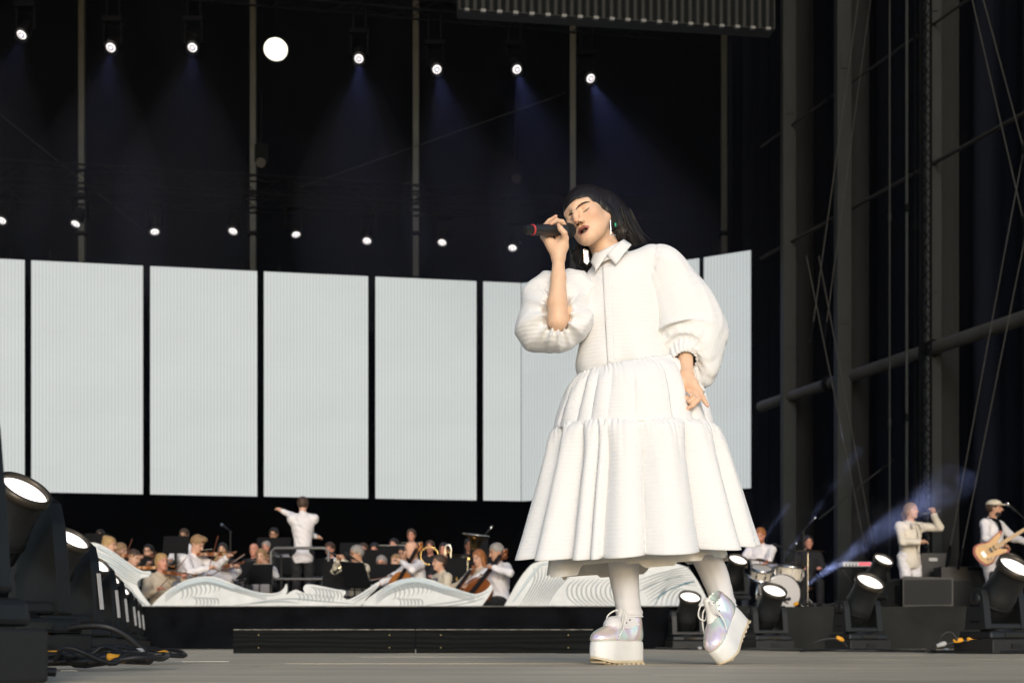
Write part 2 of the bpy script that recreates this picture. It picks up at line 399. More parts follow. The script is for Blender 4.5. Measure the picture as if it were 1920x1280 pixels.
Lc = [(140, 1018), (168, 1017), (185, 1019), (210, 1032), (242, 1055), (265, 1069), (283, 1071), (280, 1080), (265, 1084), (258, 1092), (260, 1102), (270, 1117), (284, 1136)]
wave(Lc, 'tall white wave cutout curling to a point beside the far end of the light row', [('painted_stroke', INK, follow(Lc[2:7], 4, 9, 6)+[[(200+i*7, 1072+i*4), (215+i*6, 1092+i*3), (232+i*5, 1112+i*2), (252+i*4, 1134)] for i in range(7)]), ('painted_wash', WASH, follow(Lc[1:6], 7, 3, 14))])
M1 = [(284, 1136), (300, 1119), (320, 1103), (345, 1089), (368, 1082), (390, 1080), (410, 1083), (440, 1095), (470, 1106), (500, 1112), (522, 1110), (532, 1103), (537.5, 1094), (539, 1106), (537, 1114), (545, 1109), (556, 1105), (571, 1111), (569, 1103), (573, 1096), (583, 1095), (602, 1098), (630, 1104), (647, 1107), (648, 1112), (644, 1119), (655, 1123), (680, 1110), (708, 1091), (712, 1094), (705, 1104), (688, 1120), (680, 1136)]
wave(M1, 'low white wave cutout with a pointed crest in front of the conductor', [('painted_stroke', INK, arcs(330, 1112, 9, -1.5, 9, 14, 15)+arcs(362, 1128, 7, 0, 7, 8, 9)+follow([(310, 1112), (345, 1090), (390, 1081), (440, 1096), (500, 1113), (530, 1108)], 2.5, 5, 3.2)+arcs(585, 1112, 7, .8, 8, 9, 12)+arcs(556, 1120, 8, .5, 9, 7, 9)+[[(660, 1126), (685, 1112), (708, 1095)], [(664, 1130), (690, 1114), (707, 1099)], [(470, 1130), (540, 1122), (600, 1126), (670, 1132)], [(440, 1134), (520, 1127), (560, 1130)]]), ('painted_wash', WASH, follow([(320, 1104), (350, 1089), (390, 1082), (440, 1097), (500, 1114)], 3, 2, 4))])
M2 = [(676, 1136), (692, 1120), (715, 1104), (735, 1092), (760, 1084), (785, 1082), (810, 1087), (840, 1098), (870, 1108), (890, 1113), (905, 1109), (915, 1102), (921, 1095), (923, 1105), (916, 1118), (903, 1136)]
wave(M2, 'low white wave cutout in front of the bald cellist', [('painted_stroke', INK, arcs(728, 1113, 9, -1.4, 9, 14, 15)+arcs(744, 1130, 7, 0, 7, 8, 9)+follow([(705, 1112), (735, 1093), (785, 1083), (840, 1099), (890, 1114), (916, 1106)], 2.5, 6, 3.4)+[[(800, 1134), (850, 1128), (900, 1118)], [(840, 1135), (880, 1129), (908, 1120)]]), ('painted_wash', WASH, follow([(720, 1103), (750, 1087), (785, 1083), (840, 1099), (890, 1114)], 3, 2, 4))])
R1 = [(945, 1136), (958, 1112), (972, 1088), (985, 1070), (1000, 1056), (1030, 1048), (1080, 1040), (1140, 1040), (1200, 1046), (1250, 1052), (1280, 1060), (1291, 1066), (1302, 1080), (1313, 1098), (1324, 1120), (1331, 1136)]
rs = [[(1000+i*8, 1062+i*.5), (1002+i*6, 1085), (990+i*5, 1110), (975+i*5, 1135)] for i in range(11)]
rs += [[(1085+i*9, 1136), (1066+i*9, 1120), (1064+i*9, 1100), (1078+i*9, 1085)] for i in range(12)]
rs += [[(1196+i*3, 1088+i*6), (1225+i*2, 1078+i*5), (1262, 1068+i*4), (1292+i*2, 1062+i*5)] for i in range(8)]
rs += [[(1190, 1112), (1230, 1092), (1290, 1076)]]
rs += [[(1230+i*9, 1135), (1234+i*9, 1118), (1246+i*8, 1104+i), (1262+i*6, 1096+i*2)] for i in range(8)]
wave(R1, 'large white wave cutout behind the singer\'s legs', [('painted_stroke', INK, rs), ('painted_stroke', TEAL, [[(1225, 1136), (1240, 1115), (1262, 1102), (1302, 1090)], [(1262, 1102), (1285, 1093), (1302, 1089)]]), ('painted_wash', WASH, [[(960, 1130), (985, 1095), (1010, 1062), (1030, 1056)]])])
# ---- LED wall
def led_mat():
    m = bpy.data.materials.new('led_screen'); m.use_nodes = True; b = m.node_tree.nodes['Principled BSDF']; L = m.node_tree.links
    b.inputs['Base Color'].default_value = (.03, .03, .03, 1); b.inputs['Roughness'].default_value = .6
    tc = N(m, 'TexCoord'); w_ = N(m, 'TexWave', Scale=4.3, Distortion=0.); w_.bands_direction = 'X'; L.new(tc.outputs['Object'], w_.inputs['Vector'])
    n = N(m, 'TexNoise', Scale=.8, Detail=5.); L.new(tc.outputs['Object'], n.inputs['Vector'])
    r = N(m, 'MapRange'); r.inputs['To Min'].default_value = .39; r.inputs['To Max'].default_value = .505; L.new(w_.outputs['Fac'], r.inputs['Value'])
    r2 = N(m, 'MapRange'); r2.inputs['To Min'].default_value = .93; r2.inputs['To Max'].default_value = 1.07; L.new(n.outputs[0], r2.inputs['Value'])
    mu = N(m, 'Math'); mu.operation = 'MULTIPLY'; L.new(r.outputs[0], mu.inputs[0]); L.new(r2.outputs[0], mu.inputs[1]); 
    sx = N(m, 'SeparateXYZ'); L.new(tc.outputs['Object'], sx.inputs[0]); cx = N(m, 'CombineXYZ'); L.new(sx.outputs['X'], cx.inputs['X']); L.new(sx.outputs['Z'], cx.inputs['Y'])
    bk = N(m, 'TexBrick', Scale=1.); bk.offset = 0; bk.inputs['Brick Width'].default_value = .59; bk.inputs['Row Height'].default_value = .59; bk.inputs['Mortar Size'].default_value = .006; bk.inputs['Color1'].default_value = (.99, .99, .99, 1); bk.inputs['Color2'].default_value = (1.01, 1.01, 1.01, 1); bk.inputs['Mortar'].default_value = (.965, .965, .965, 1); L.new(cx.outputs[0], bk.inputs['Vector'])
    m3 = N(m, 'Math'); m3.operation = 'MULTIPLY'; L.new(mu.outputs[0], m3.inputs[0]); L.new(bk.outputs['Color'], m3.inputs[1]); L.new(m3.outputs[0], b.inputs['Emission Strength'])
    b.inputs['Emission Color'].default_value = (.93, 1.0, .995, 1); return m
LED = led_mat()
def wallY(u): return 28+1.9*u/980 if u <= 979 else 29.9-2.5*(u-980)/426
LT, LB = 8.48, 3.39
names = ['leftmost tall white LED screen, cut by the picture edge', 'tall white LED screen above the nearest lit moving head', 'tall white LED screen above the blond violin leader', 'tall white LED screen directly above the conductor', 'tall white LED screen above the bald cellist', 'narrow white LED screen to the left of the singer', 'wide white LED screen behind the singer\'s back and raised sleeve', 'angled white LED screen behind the singer\'s hanging sleeve']
for (a, b), nm in zip(((-150, 46), (59, 268), (282, 482), (495, 690), (704, 893), (906, 976.5), (982, 1307), (1321, 1407)), names):
    pa, pb = P(a, 0, wallY(a)), P(b, 0, wallY(b)); mid = (pa+pb)/2; w_ = (pb-pa).length; rz = math.atan2(pb.y-pa.y, pb.x-pa.x)
    t = thing('led_screen', (mid.x, mid.y, LB), nm, 'led screen', 'white LED screens in the back wall', rz)
    MB().box((0, .06, (LT-LB)/2), (w_, .12, LT-LB)).build('cabinet', TRUSS, t); MB().box((0, -.008, (LT-LB)/2), (w_-.004, .012, LT-LB-.01)).build('screen', LED, t)
    nh = 4
    for k in (-.35, .35): MB().box((k*w_, .1, LT-LB+.12), (.05, .05, .26)).build('hanger', TRUSS, t)
# ---- poles on the back wall
PLM = mat('pole_grey', (.027, .031, .030), .8, noise=.2, nscale=2)
for u, nm in ((154, 'grey steel pole at far left of the back wall'), (475, 'grey steel pole just left of the glowing balloon light'), (780, 'grey steel pole between balloon light and singer'), (1074, 'grey steel pole rising above the singer\'s head'), (1357, 'grey steel pole above the angled LED screen')):
    p = P(u, 0, 34); t = thing('wall_pole', (p.x, 34, OZ), nm, 'pole', 'grey poles on the back wall')
    MB().box((0, 0, 12.2), (.15, .15, 13.2)).build('post', PLM, t)
    for z in (9.2, 10.4, 17.5): MB().box((0, -.03, z), (.26, .22, .10)).build('bracket', TRUSS, t)
# ---- overhead trusses and hung moving heads
def truss(name, a, b, label, w_=.4, step=.55):
    a, b = Vector(a), Vector(b); L = (b-a).length; t = thing(name, a, label, 'truss', 'dark lighting trusses overhead'); M = axm((0, 0, 0), b-a)
    for x, y in ((-1, -1), (1, -1), (1, 1), (-1, 1)): MB().tube([M @ Vector((x*w_/2, y*w_/2, 0)), M @ Vector((x*w_/2, y*w_/2, L))], .025, 6).build('chord', TRUSS, t)
    me = None; n = int(L/step)
    for s_ in range(4):
        q = MB()
        for i in range(n):
            z0, z1 = i*step, (i+1)*step; s = 1 if i % 2 else -1; k = -s
            c = [((s, -1), (k, -1)), ((1, s), (1, k)), ((s, 1), (k, 1)), ((-1, s), (-1, k))][s_]
            q.tube([M @ Vector((c[0][0]*w_/2, c[0][1]*w_/2, z0)), M @ Vector((c[1][0]*w_/2, c[1][1]*w_/2, z1))], .011, 4, cap=False)
        o = q.build('lattice', TRUSS, t); o['kind'] = 'stuff'
    return t
def rowY(u, u0, u1, y0, y1): return y0+(y1-y0)*(u-u0)/(u1-u0)
Y1 = lambda u: rowY(u, 41, 1107, 24, 25.9); Y2 = lambda u: rowY(u, 3, 961, 27, 28.9)
z1, z2 = 11.48+1.25, 8.98+1.05
truss('overhead_truss', (P(-120, 0, Y1(-120)).x, Y1(-120)+.1, z1), (P(1250, 0, Y1(1250)).x, Y1(1250)+.1, z1), 'dark lattice truss carrying the upper row of moving heads')
truss('overhead_truss', (P(-120, 0, Y2(-120)).x, Y2(-120)+.1, z2), (P(1200, 0, Y2(1200)).x, Y2(1200)+.1, z2), 'dark lattice truss just above the LED wall')
truss('overhead_truss', (P(-120, 0, 31).x, 31, 10.9), (P(1250, 0, 32).x, 32, 10.9), 'dark lattice truss behind the second row of moving heads')
LENS2 = mat('hung_lens', (.2, .2, .2), .2, emit=(.85, .80, 1.), estr=.34); LENSC = mat('hung_lens_core', (.2, .2, .2), .2, emit=(1, .93, .86), estr=1.5)
HUNGM = mat('hung_black', (.0018, .0018, .002), .8, spec=.03)
def hung(loc, d, label, r=.088, drop=.55):
    t = thing('hung_light', loc, label, 'moving head light', 'moving head lights hung from the trusses'); d = Vector(d).normalized(); M = axm((0, 0, 0), d)
    MB().lathe([(.06, -.42), (.10, -.36), (.125, -.15), (.125, -.02), (.115, 0)], M, 16).build('barrel', HUNGM, t)
    MB().lathe([(.118, -.012), (.128, -.005), (.128, .012), (r, .014), (r, .0)], M, 20, cap=False).build('front_ring', BLKM, t)
    ln = MB().lathe([(r, .002), (r*.8, .020), (r*.45, .034), (0, .038)], M, 20).build('lens', LENS2, t)
    MB().lathe([(r*.9, .0165), (r*.93, .016), (r*.80, .024), (r*.72, .028)], M, 20, cap=False).build('lens_glow', LENSC, ln); MB().ell(M @ Vector((0, 0, .030)), (r*.34, r*.34, r*.22), 10, 6).build('bulb_glow', LENSC, ln)
    pv = M @ Vector((0, 0, -.24)); x = Vector((1, 0, 0))
    for s in (-1, 1): MB().box(pv+Vector((s*.165, 0, .16)), (.045, .14, .44), top=(1, .8)).build('yoke_arm', HUNGM, t)
    MB().box(pv+Vector((0, 0, .41)), (.40, .22, .10)).build('base', HUNGM, t, bevel=.015)
    for s in (-1, 1): MB().tube([pv+Vector((s*.12, 0, .45)), pv+Vector((s*.12, 0, .45+drop))], .018, 6).build('clamp', TRUSS, t)
    return t
up = [(41, 65), (208, 89), (361, 89), (673, 110), (819, 130), (969, 130), (1107, 147)]
lo = [(3, 413), (142, 419), (290, 434), (437, 433), (555, 439), (688, 451), (829, 454), (961, 464)]
un = ['at far left of the upper row', 'right of the leftmost wall pole in the upper row', 'left of the glowing balloon in the upper row', 'right of the glowing balloon in the upper row', 'above and left of the singer\'s microphone, upper row', 'straight above the singer\'s raised hand, upper row', 'rightmost of the upper row, above the singer\'s head']
ln_ = ['cut by the left picture edge, lower row', 'beside the leftmost wall pole, lower row', 'third from the left in the lower row', 'left of the second wall pole in the lower row', 'right of the second wall pole in the lower row', 'between second and third wall poles, lower row', 'just right of the third wall pole, lower row', 'beside the singer\'s microphone, lowest of the lower row']
BEAMS = []
tg = [(-.1, -.35, -1), (.03, -.35, -1), (.05, -.35, -1), (.05, -.35, -1), (.2, -.35, -1), (.22, -.35, -1), (.32, -.35, -1)]
for (u, v), nm, d in zip(up, un, tg):
    p = P(u, v, Y1(u)); hung(p, (d[0]*1.5, -.8-.25*math.sin(u), -1), 'lit moving head '+nm); BEAMS.append((p, d))
for (u, v), nm in zip(lo, ln_): hung(P(u, v, Y2(u)), (.3*math.sin(u), -.5-.15*math.cos(u*2), -1), 'lit moving head '+nm)
# round balloon light
p = P(517, 93, 24.6); t = thing('balloon_light', p, 'round glowing white balloon light hanging above the orchestra', 'balloon light')
MB().ell((0, 0, 0), (.225, .225, .198), 28, 18).build('envelope', mat('balloon_glow', (.8, .78, .7), .6, emit=(1, .96, .84), estr=1.25), t)
b = MB()
for k in range(8):
    a = k*math.pi/4; b.tube([(.2262*math.sin(q)*math.cos(a), .2262*math.sin(q)*math.sin(a), -.199*math.cos(q)) for q in np.linspace(.1, 3.04, 14)], .0025, 4)
b.build('seam', mat('balloon_seam', (.6, .58, .5), .7, emit=(.9, .85, .7), estr=.8), t)
MB().tube([(0, 0, .19), (0, 0, 2.2)], .008, 6).build('cable', TRUSS, t); MB().lathe([(.06, .185), (.05, .22), (.02, .25)], None, 12).build('cap', TRUSS, t)
for u, v, Y, nm in ((489, 305, 29, 'small dark spotlight on the pole left of the balloon light'), (968, 335, 29, 'small dark spotlight hanging above the singer\'s raised hand')):
    p = P(u, v, Y); t = thing('small_spotlight', p, nm, 'spotlight'); M = axm((0, 0, 0), (.3, -1, -.4))
    MB().lathe([(.07, -.2), (.10, 0), (.11, .02)], M, 12).build('barrel', BLKM, t); MB().lathe([(.085, .015), (0, .02)], M, 12).build('lens', CHROME, t); MB().box((0, .06, .25), (.3, .04, .4)).build('bracket', TRUSS, t); MB().tube([(0, .06, .4), (0, .06, 1.6)], .02, 6).build('pipe', TRUSS, t)
# header screen overhead
a, b = P(860, 0, 20), P(1452, 0, 20.65); zb = .08+1203/2400*20; L = (b-a).length; rz = math.atan2(b.y-a.y, b.x-a.x)
t = thing('header_screen', (a.x, a.y, zb-.13), 'dark unlit header screen with small bright fittings along its bottom edge', 'header screen', None, rz)
hs = mat('header_mesh', (.004, .005, .005), .8, bump=.0); MB().box((L/2, .15, 1.6), (L, .3, 3.2)).build('cabinet', hs, t)
me = None
for k in range(40): 
    o = MB().box((L*(k+.5)/40, -.012, 1.6), (L/40*.55, .02, 3.16)).build('slat', mat('header_slat', (.0025, .0036, .0035), .85, spec=.1), t) if me is None else bpy.data.objects.new('slat', me)
    if me is None: me = o.data
    else: COL.objects.link(o); o.parent = t; o.location = (L*k/40, 0, 0)
me = None
for k in range(20):
    if me is None: o = MB().box((L/40, -.03, -.02), (.075, .06, .04)).build('fitting', mat('bright_fitting', (.10, .10, .095), .5, .2), t, bevel=.01); me = o.data
    else: o = bpy.data.objects.new('fitting', me); COL.objects.link(o); o.parent = t; o.location = (L*k/20, 0, 0)
# ---- tower of columns on the right
CLM = mat('column_grey', (.0105, .013, .013), .9, noise=.25, nscale=1.5); CLM2 = mat('dark_wing_grey', (.003, .0037, .004), .95, noise=.2, nscale=2)
cols = [(1478, 24.1, .25, 'grey steel column nearest the LED wall'), (1580, 22.2, .25, 'middle grey steel column of the wing'), (1747, 20.2, .24, 'grey column behind the lattice tower'), (2010, 17.4, .25, 'grey column out at the right edge')]
cp = []
for u, Y, w_, nm in cols[:3]:
    p = P(u, 0, Y); t = thing('wing_column', (p.x, Y, OZ), nm, 'column', 'grey columns of the stage wing'); MB().box((0, 0, 7.5), (w_, w_, 15)).build('shaft', CLM, t, bevel=.015)
    MB().lathe([(.30, 0), (.30, 15)], Matrix.Translation((w_/2+.14, .42, 0)), 20).build('shade_round', CLM2, t)  # dark half-round added for the shading that fades off each column's right
    for z in (1.4, 5.2, 9.6): MB().box((.0, -w_/2-.008, z), (w_*.5, .016, .3)).build('joint_plate', CLM, t)
ad = Vector((P(1757, 0, 20).x-P(1478, 0, 24.1).x, -4.1, 0)).normalized(); pa = P(1478, 0, 24.1)-ad*1.; pb = pa+ad*9.5; off = Vector((.9, .6, 0))
BM = mat('beam_grey', (.030, .032, .031), .95, noise=.3, nscale=2)
for z, nm, r, m in ((4.70, 'pale lower crossbeam running along the wing columns', .11, BM), (7.6, 'dark middle crossbeam running along the wing columns', .032, CLM2), (9.78, 'thin upper crossbeam running along the wing columns', .022, CLM2)):
    a, b = pa.copy(), pb.copy(); a.z = b.z = z; d = b-a
    t = thing('wing_crossbeam', a, nm, 'crossbeam', 'crossbeams of the stage wing'); MB().tube([(0, 0, 0), d], r, 8).build('pipe', m, t)
    for k in (.25, .55, .85): MB().lathe([(r*1.35, -.05), (r*1.35, .05)], axm(d*k, d), 10).build('collar', TRUSS, t)
q = [pa+off-ad*3, pb+off+ad*6]; n = 200; A = np.zeros((3, n, 3))
for i in range(n):
    s = i/(n-1); p = q[0].lerp(q[1], s); w_ = .10*math.sin(s*95)+.05*math.sin(s*217+1)
    for k in range(3): A[k, i] = (p.x+w_*.8, p.y+w_*.5, (0, 9, 18)[k])
tag(MB().grid(A).build('side_drape', mat('side_cloth', (.006, .007, .011), 1, spec=0)), 'black drape hung along the stage wing behind the columns', 'drape')
# lattice tower, pipes, cables
p = P(1735, 0, 19.5); tw = thing('lattice_tower', (p.x, 19.5, OZ), 'slim dark triangular lattice tower standing behind the band singer', 'lattice tower')
for x, y in ((-.085, 0), (.085, 0), (0, .14)): MB().tube([(x, y, 0), (x, y, 15)], .020, 6).build('chord', TRUSS, tw)
me = None; nb = 0
for k in range(70):
    for s, (x0, y0, x1, y1) in enumerate(((-.085, 0, .085, 0), (-.085, 0, 0, .14), (.085, 0, 0, .14))):
        a, b = (x0, y0), (x1, y1)
        if k % 2: a, b = b, a
        if s == 0: MB().tube([(a[0], a[1], k*.21), (b[0], b[1], k*.21+.21)], .010, 4, cap=False).build('brace', TRUSS, tw)
qq = MB()
for k in range(70):
    for a, b in (((-.085, 0), (0, .14)), ((.085, 0), (0, .14))):
        if k % 2: a, b = b, a
        qq.tube([(a[0], a[1], k*.21), (b[0], b[1], k*.21+.21)], .009, 4, cap=False)
o = qq.build('rear_lattice', TRUSS, tw); o['kind'] = 'stuff'
for u, Y, r, m, nm in ((1668, 20, .014, CLM, 'thin grey hoist pipe left of the lattice tower'), (1700, 19.6, .022, CLM, 'grey hoist pipe beside the lattice tower'), (1716, 20.5, .03, TRUSS, 'dark pipe touching the lattice tower')):
    p = P(u, 0, Y); t = thing('hoist_pipe', (p.x, Y, OZ), nm, 'pipe', 'vertical pipes by the lattice tower'); MB().tube([(0, 0, 0), (0, 0, 15)], r, 8).build('pipe', m, t)
    for z in (3., 6.2, 9.9): MB().lathe([(r*1.7, -.06), (r*1.7, .06)], Matrix.Translation((0, 0, z)), 8).build('coupler', TRUSS if r > .02 else CLM, t)
CABM = mat('steel_cable', (.020, .020, .018), .8, 0.)
for i, (a, b, Y, nm) in enumerate((((1818, -20), (1925, 440), 17, 'outer guy wire slanting down to the picture edge'), ((1838, -20), (1925, 300), 17.4, 'inner guy wire slanting down to the picture edge'), ((1925, 250), (1774, 1066), 17.8, 'long guy wire falling behind the bass player'), ((1925, 430), (1797, 1066), 17.6, 'guy wire falling close behind the bass player'),
                                   ((1512, 480), (1627, 1050), 20, 'guy wire falling left of the band singer'), ((1535, 480), (1643, 1050), 20.3, 'guy wire just behind the band singer'), ((1612, -20), (1520, 640), 21, 'guy wire crossing the middle wing column'), ((1635, -20), (1545, 640), 21.3, 'second guy wire crossing the middle wing column'), ((560, 352), (1060, 175), 30, 'dark diagonal brace above the singer\'s microphone'), ((0, 215), (280, 440), 31, 'dark diagonal brace at far left of the rig'), ((1536, 972), (1668, 866), 20, 'short diagonal brace behind the drum kit'))):
    pa_, pb_ = P(*a, Y), P(*b, Y+.3); t = thing('guy_wire' if i < 8 else 'diagonal_brace', pa_, nm, 'wire' if i < 8 else 'brace')
    MB().tube([(0, 0, 0), pb_-pa_], .009 if i < 8 else .011, 6).build('wire' if i < 8 else 'bar', CABM if i < 8 else CLM2, t)
    MB().lathe([(.02, -.15), (.03, 0), (.02, .15)], axm((pb_-pa_)*.97, pb_-pa_), 8).build('turnbuckle', TRUSS, t)
# ---- floor moving heads
LENS = mat('warm_lens', (.5, .5, .5), .2, emit=(1, .92, .85), estr=1.5); LENSK = mat('warm_lens_core', (.5, .5, .5), .2, emit=(1, .96, .92), estr=5)
RIM = mat('rim_dark_bronze', (.05, .042, .032), .4, .5)
def moving_head(loc, rz, tilt, label, group, case=True, strip=False, rs=1.):
    t = thing('moving_head_light', loc, label, 'moving head light', group, rz)
    if case:
        c = MB().box((0, 0, .055), (.46, .40, .105)).build('case', mat('flight_case', (.010, .010, .010), .6, bump=.1), t, bevel=.008); MB().box((0, -.202, .06), (.10, .012, .03)).build('case_handle', CHROME if False else BLKM, c)
    b = MB().box((0, 0, .140), (.44, .34, .055), top=(.97, .95)).build('base', BLK, t, bevel=.014); MB().box((0, -.172, .140), (.16, .004, .026)).build('display', mat('display_glass', (.01, .012, .014), .15), b)
    MB().lathe([(.13, .167), (.12, .185)], None, 24).build('pan_ring', BLKM, t)
    y = MB().box((0, 0, .205), (.40, .20, .045), top=(1, .95)).build('yoke', BLK, t, bevel=.012)
    o = [(-.105, .18), (.105, .18), (.092, .30), (.075, .42), (.055, .475), (.02, .495), (-.02, .495), (-.055, .475), (-.075, .42), (-.092, .30)]
    if rs < 1: o = [(x*1.12, .18+(z-.18)*1.36) for x, z in o]
    for s in (-1, 1):
        M = Matrix.Translation((s*.178, 0, 0)) @ Matrix.Rotation(math.pi/2, 4, 'Z')
        ar = MB().prism(o, -.030, .030, M).build('yoke_arm', BLK, t, bevel=.012); MB().lathe([(.05, 0), (.046, .008), (0, .009)], axm((s*.209, 0, .41), (s, 0, 0)), 16).build('arm_cap', BLKM, ar)
        if strip and loc[1] > 5: MB().box((s*.178+.012, -.1125, .35), (.022, .006, .19), rot=(R_(-8), 0, 0)).build('label_strip', WLAB, ar)
        for z in (.24, .36): MB().box((s*.2095, 0, z), (.004, .09, .01)).build('vent', TRUSS, ar)
    d = Vector((0, -math.cos(tilt), math.sin(tilt))); M = axm((0, 0, .41 if rs == 1 else .46), d, (1, 0, 0)) @ Matrix.Diagonal((rs, rs, 1 if rs == 1 else .64, 1))
    bb = MB().lathe([(.05, -.20), (.105, -.185), (.130, -.13), (.136, -.02), (.132, .06), (.124, .075), (.122, .20), (.126, .27)], M, 32).build('barrel', BLK, t)
    MB().lathe([(.139, -.03), (.142, -.025), (.142, -.012), (.139, -.006)], M, 32, cap=False).build('barrel_band', BLKM, bb)
    for a in range(6):
        q = Matrix.Rotation(a*math.pi/3+.3, 4, 'Z'); MB().box((.130, 0, -.07), (.012, .05, .09), M=M @ q).build('fin', BLKM, bb)
    MB().lathe([(.126, .262), (.141, .268), (.141, .315), (.128, .318), (.124, .295)], M, 36, cap=False).build('front_ring', RIM, t)
    ln = MB().lathe([(.1245, .286), (.10, .296), (.06, .304), (0, .307)], M, 32).build('lens', LENS, t)
    MB().ell(M @ Vector((.01, .01, .300)), (.05, .05, .01), 16, 6, rot=axm((0, 0, 0), d, (1, 0, 0)).to_3x3()).build('hot_spot', LENSK, ln)
    if strip: MB().tube([(.2, .12, .10), (.34, .20, .03), (.5, .1, .015)], .011, 6).build('power_lead', BLK, t)
    return t
G1 = 'moving heads in the row at stage left of the picture'; G2 = 'moving heads in front of the band riser'
ls = [(2.4, 'blurred black moving head nearest the camera at the picture edge'), (4.47, 'nearest moving head with its whole lens showing, far left foreground'), (6.58, 'second lit moving head of the left row, over the yellow taped plugs'), (8.7, 'third lit moving head of the left row'), (10.4, 'fourth lit moving head of the left row'), (12.7, 'fifth lit moving head of the left row'), (14.4, 'sixth lit moving head of the left row, beside the tall wave'), (16.4, 'far moving head at the end of the left row, mostly hidden')]
for i, (Y, nm) in enumerate(ls): moving_head((-.62-.265*Y+(.065 if i == 0 else .02), Y, 0), R_(60), R_(50 if i else 35), nm, G1, strip=True, rs=.66)
for u, Y, rz, tl, nm in ((1868, 9.6, 24, 50, 'large moving head in the foreground, tilted up before the bass player'), (1608, 12.0, 22, 52, 'moving head on its case, centre of the right row'), (1438, 14.2, 16, 54, 'moving head just right of the singer\'s raised heel'), (1287, 16.2, 8, 55, 'small moving head between the singer\'s legs')):
    moving_head((P(u, 0, Y).x, Y, 0), R_(rz), R_(tl), nm, G2)
for u, Y, rz, tl, nm in ((1640, 17.7, 24, 52, 'moving head on the band riser behind the centre light'), (1885, 17.7, 10, 58, 'moving head on the band riser half hidden behind the large foreground light'), (1372, 17.8, 20, 54, 'moving head on the band riser under the dress hem')):
    moving_head((P(u, 0, Y).x, Y, P(0, 1136, 17.2).z), R_(rz), R_(tl), nm, G2, case=False)
for u0, u1, v, nm in ((345, 432, 1240.5, 'short pale scratch on the deck below the plank step'), (120, 150, 1258, 'small pale tape mark by the cable heap')):
    Y = 2400*.08/(v-1205); a, b = P(u0, 0, Y).x, P(u1, 0, Y).x; tag(MB().box((0, 0, .003), (b-a, .05, .002)).build('deck_mark', mat('pale_deck_mark', (.62, .56, .46), .6, noise=.3, nscale=20), loc=((a+b)/2, Y, 0)), nm, 'tape')  # thin raised strips; the long one stands in for a pale scratch
# ---- cables and plugs on the floor
CB = mat('rubber_cable', (.011, .011, .012), .5)
def cable(name, pts, r, label, Yz=None, n=50, plugs=()):
    t = thing(name, pts[0], label, 'cable', 'black cables on the stage floor'); o = Vector(pts[0]); sp = spline([Vector(p)-o for p in pts], n); MB().tube(sp.tolist(), r, 6).build('lead', CB, t)
    for f, c in plugs:
        i = min(n-2, int(f*(n-1))); d = Vector(sp[i+1])-Vector(sp[i])
        if d.length < 1e-5: continue
        MB().lathe([(r*.9, -.035), (r*1.6, -.03), (r*1.75, .02), (r*1.4, .033), (r*.8, .04)], axm(Vector(sp[i])+Vector((0, 0, r*.8)), d), 10).build('plug', c, t)
    return t
rr = random.Random(21)
def fl_(u, v): Y = 2400*.08/(v-1205); return (P(u, 0, Y).x, Y)
for k in range(13):        # heap beside the left row
    Y0 = rr.uniform(3.4, 5.6) if k < 8 else rr.uniform(6.5, 9.2); u0 = (rr.uniform(60, 250) if k < 8 else rr.uniform(190, 285)); x0 = P(u0, 0, Y0).x; pts = []; a0 = rr.uniform(0, 6)
    R0 = rr.uniform(.07, .17)
    for j in range(14): pts.append((x0+R0*1.2*math.cos(a0+j*.85)+rr.uniform(-.03, .03)+j*.006, Y0+R0*1.4*math.sin(a0+j*.85)+rr.uniform(-.05, .05), .012+.008*(j % 4)+rr.uniform(0, .035)))
    if k % 3 == 0: pts.insert(0, (x0-.5, Y0+.2, .08))
    cable('cable', pts, rr.uniform(.006, .010), ['thin black cable with a pale plug, nearest coil beside the left lights', 'black cable with a yellow plug under the nearest left light', 'plain black cable loop below the second left light', 'black coil with a yellow plug at the edge of the floor heap', 'black cable trailing left with a pale plug in the floor heap', 'black cable lying flat with a yellow plug, heap middle', 'thick black loop on top of the floor heap', 'black cable with a yellow plug at the right side of the heap', 'pale plugged coil beside the third left light', 'yellow plugged coil by the fourth left light', 'plain coil between third and fourth left lights', 'small yellow plugged coil beyond the cable heap', 'farthest plain coil beside the left row of lights'][k], plugs=[(rr.uniform(.05, .3), YEL)] if k % 2 else [(rr.uniform(.1, .5), WLAB)] if k % 4 == 0 else [])
cable('cable', [(-1.75, 4.6, .10), (-1.5, 4.5, .14), (-1.38, 4.5, .12), (-1.30, 4.6, .02), (-1.45, 4.8, .015)], .012, 'thick cable arching over the heap by the left lights', plugs=[(.1, YEL)])
for k, (u, Y, z) in enumerate(((105, 5.2, .10), (70, 4.6, .09), (165, 5.7, .10))):
    p = P(u, 0, Y); t = thing('plug', (p.x, Y, z-.06), ['orange taped plug box below the second left light', 'small orange plug below the nearest left light', 'beige taped plug below the second left light'][k], 'plug')
    MB().box((0, 0, 0), (.04 if k != 1 else .025, .04, .045)).build('tape', YEL if k < 2 else mat('beige_tape', (.6, .42, .2), .6), t, bevel=.006); MB().lathe([(.02, 0), (.018, .1)], axm((.03, 0, 0), (1, 0, 0)), 8).build('body', BLK, t); MB().box((0, 0, -.024-.02), (.05, .05, .05)).build('foot', BLK, t)
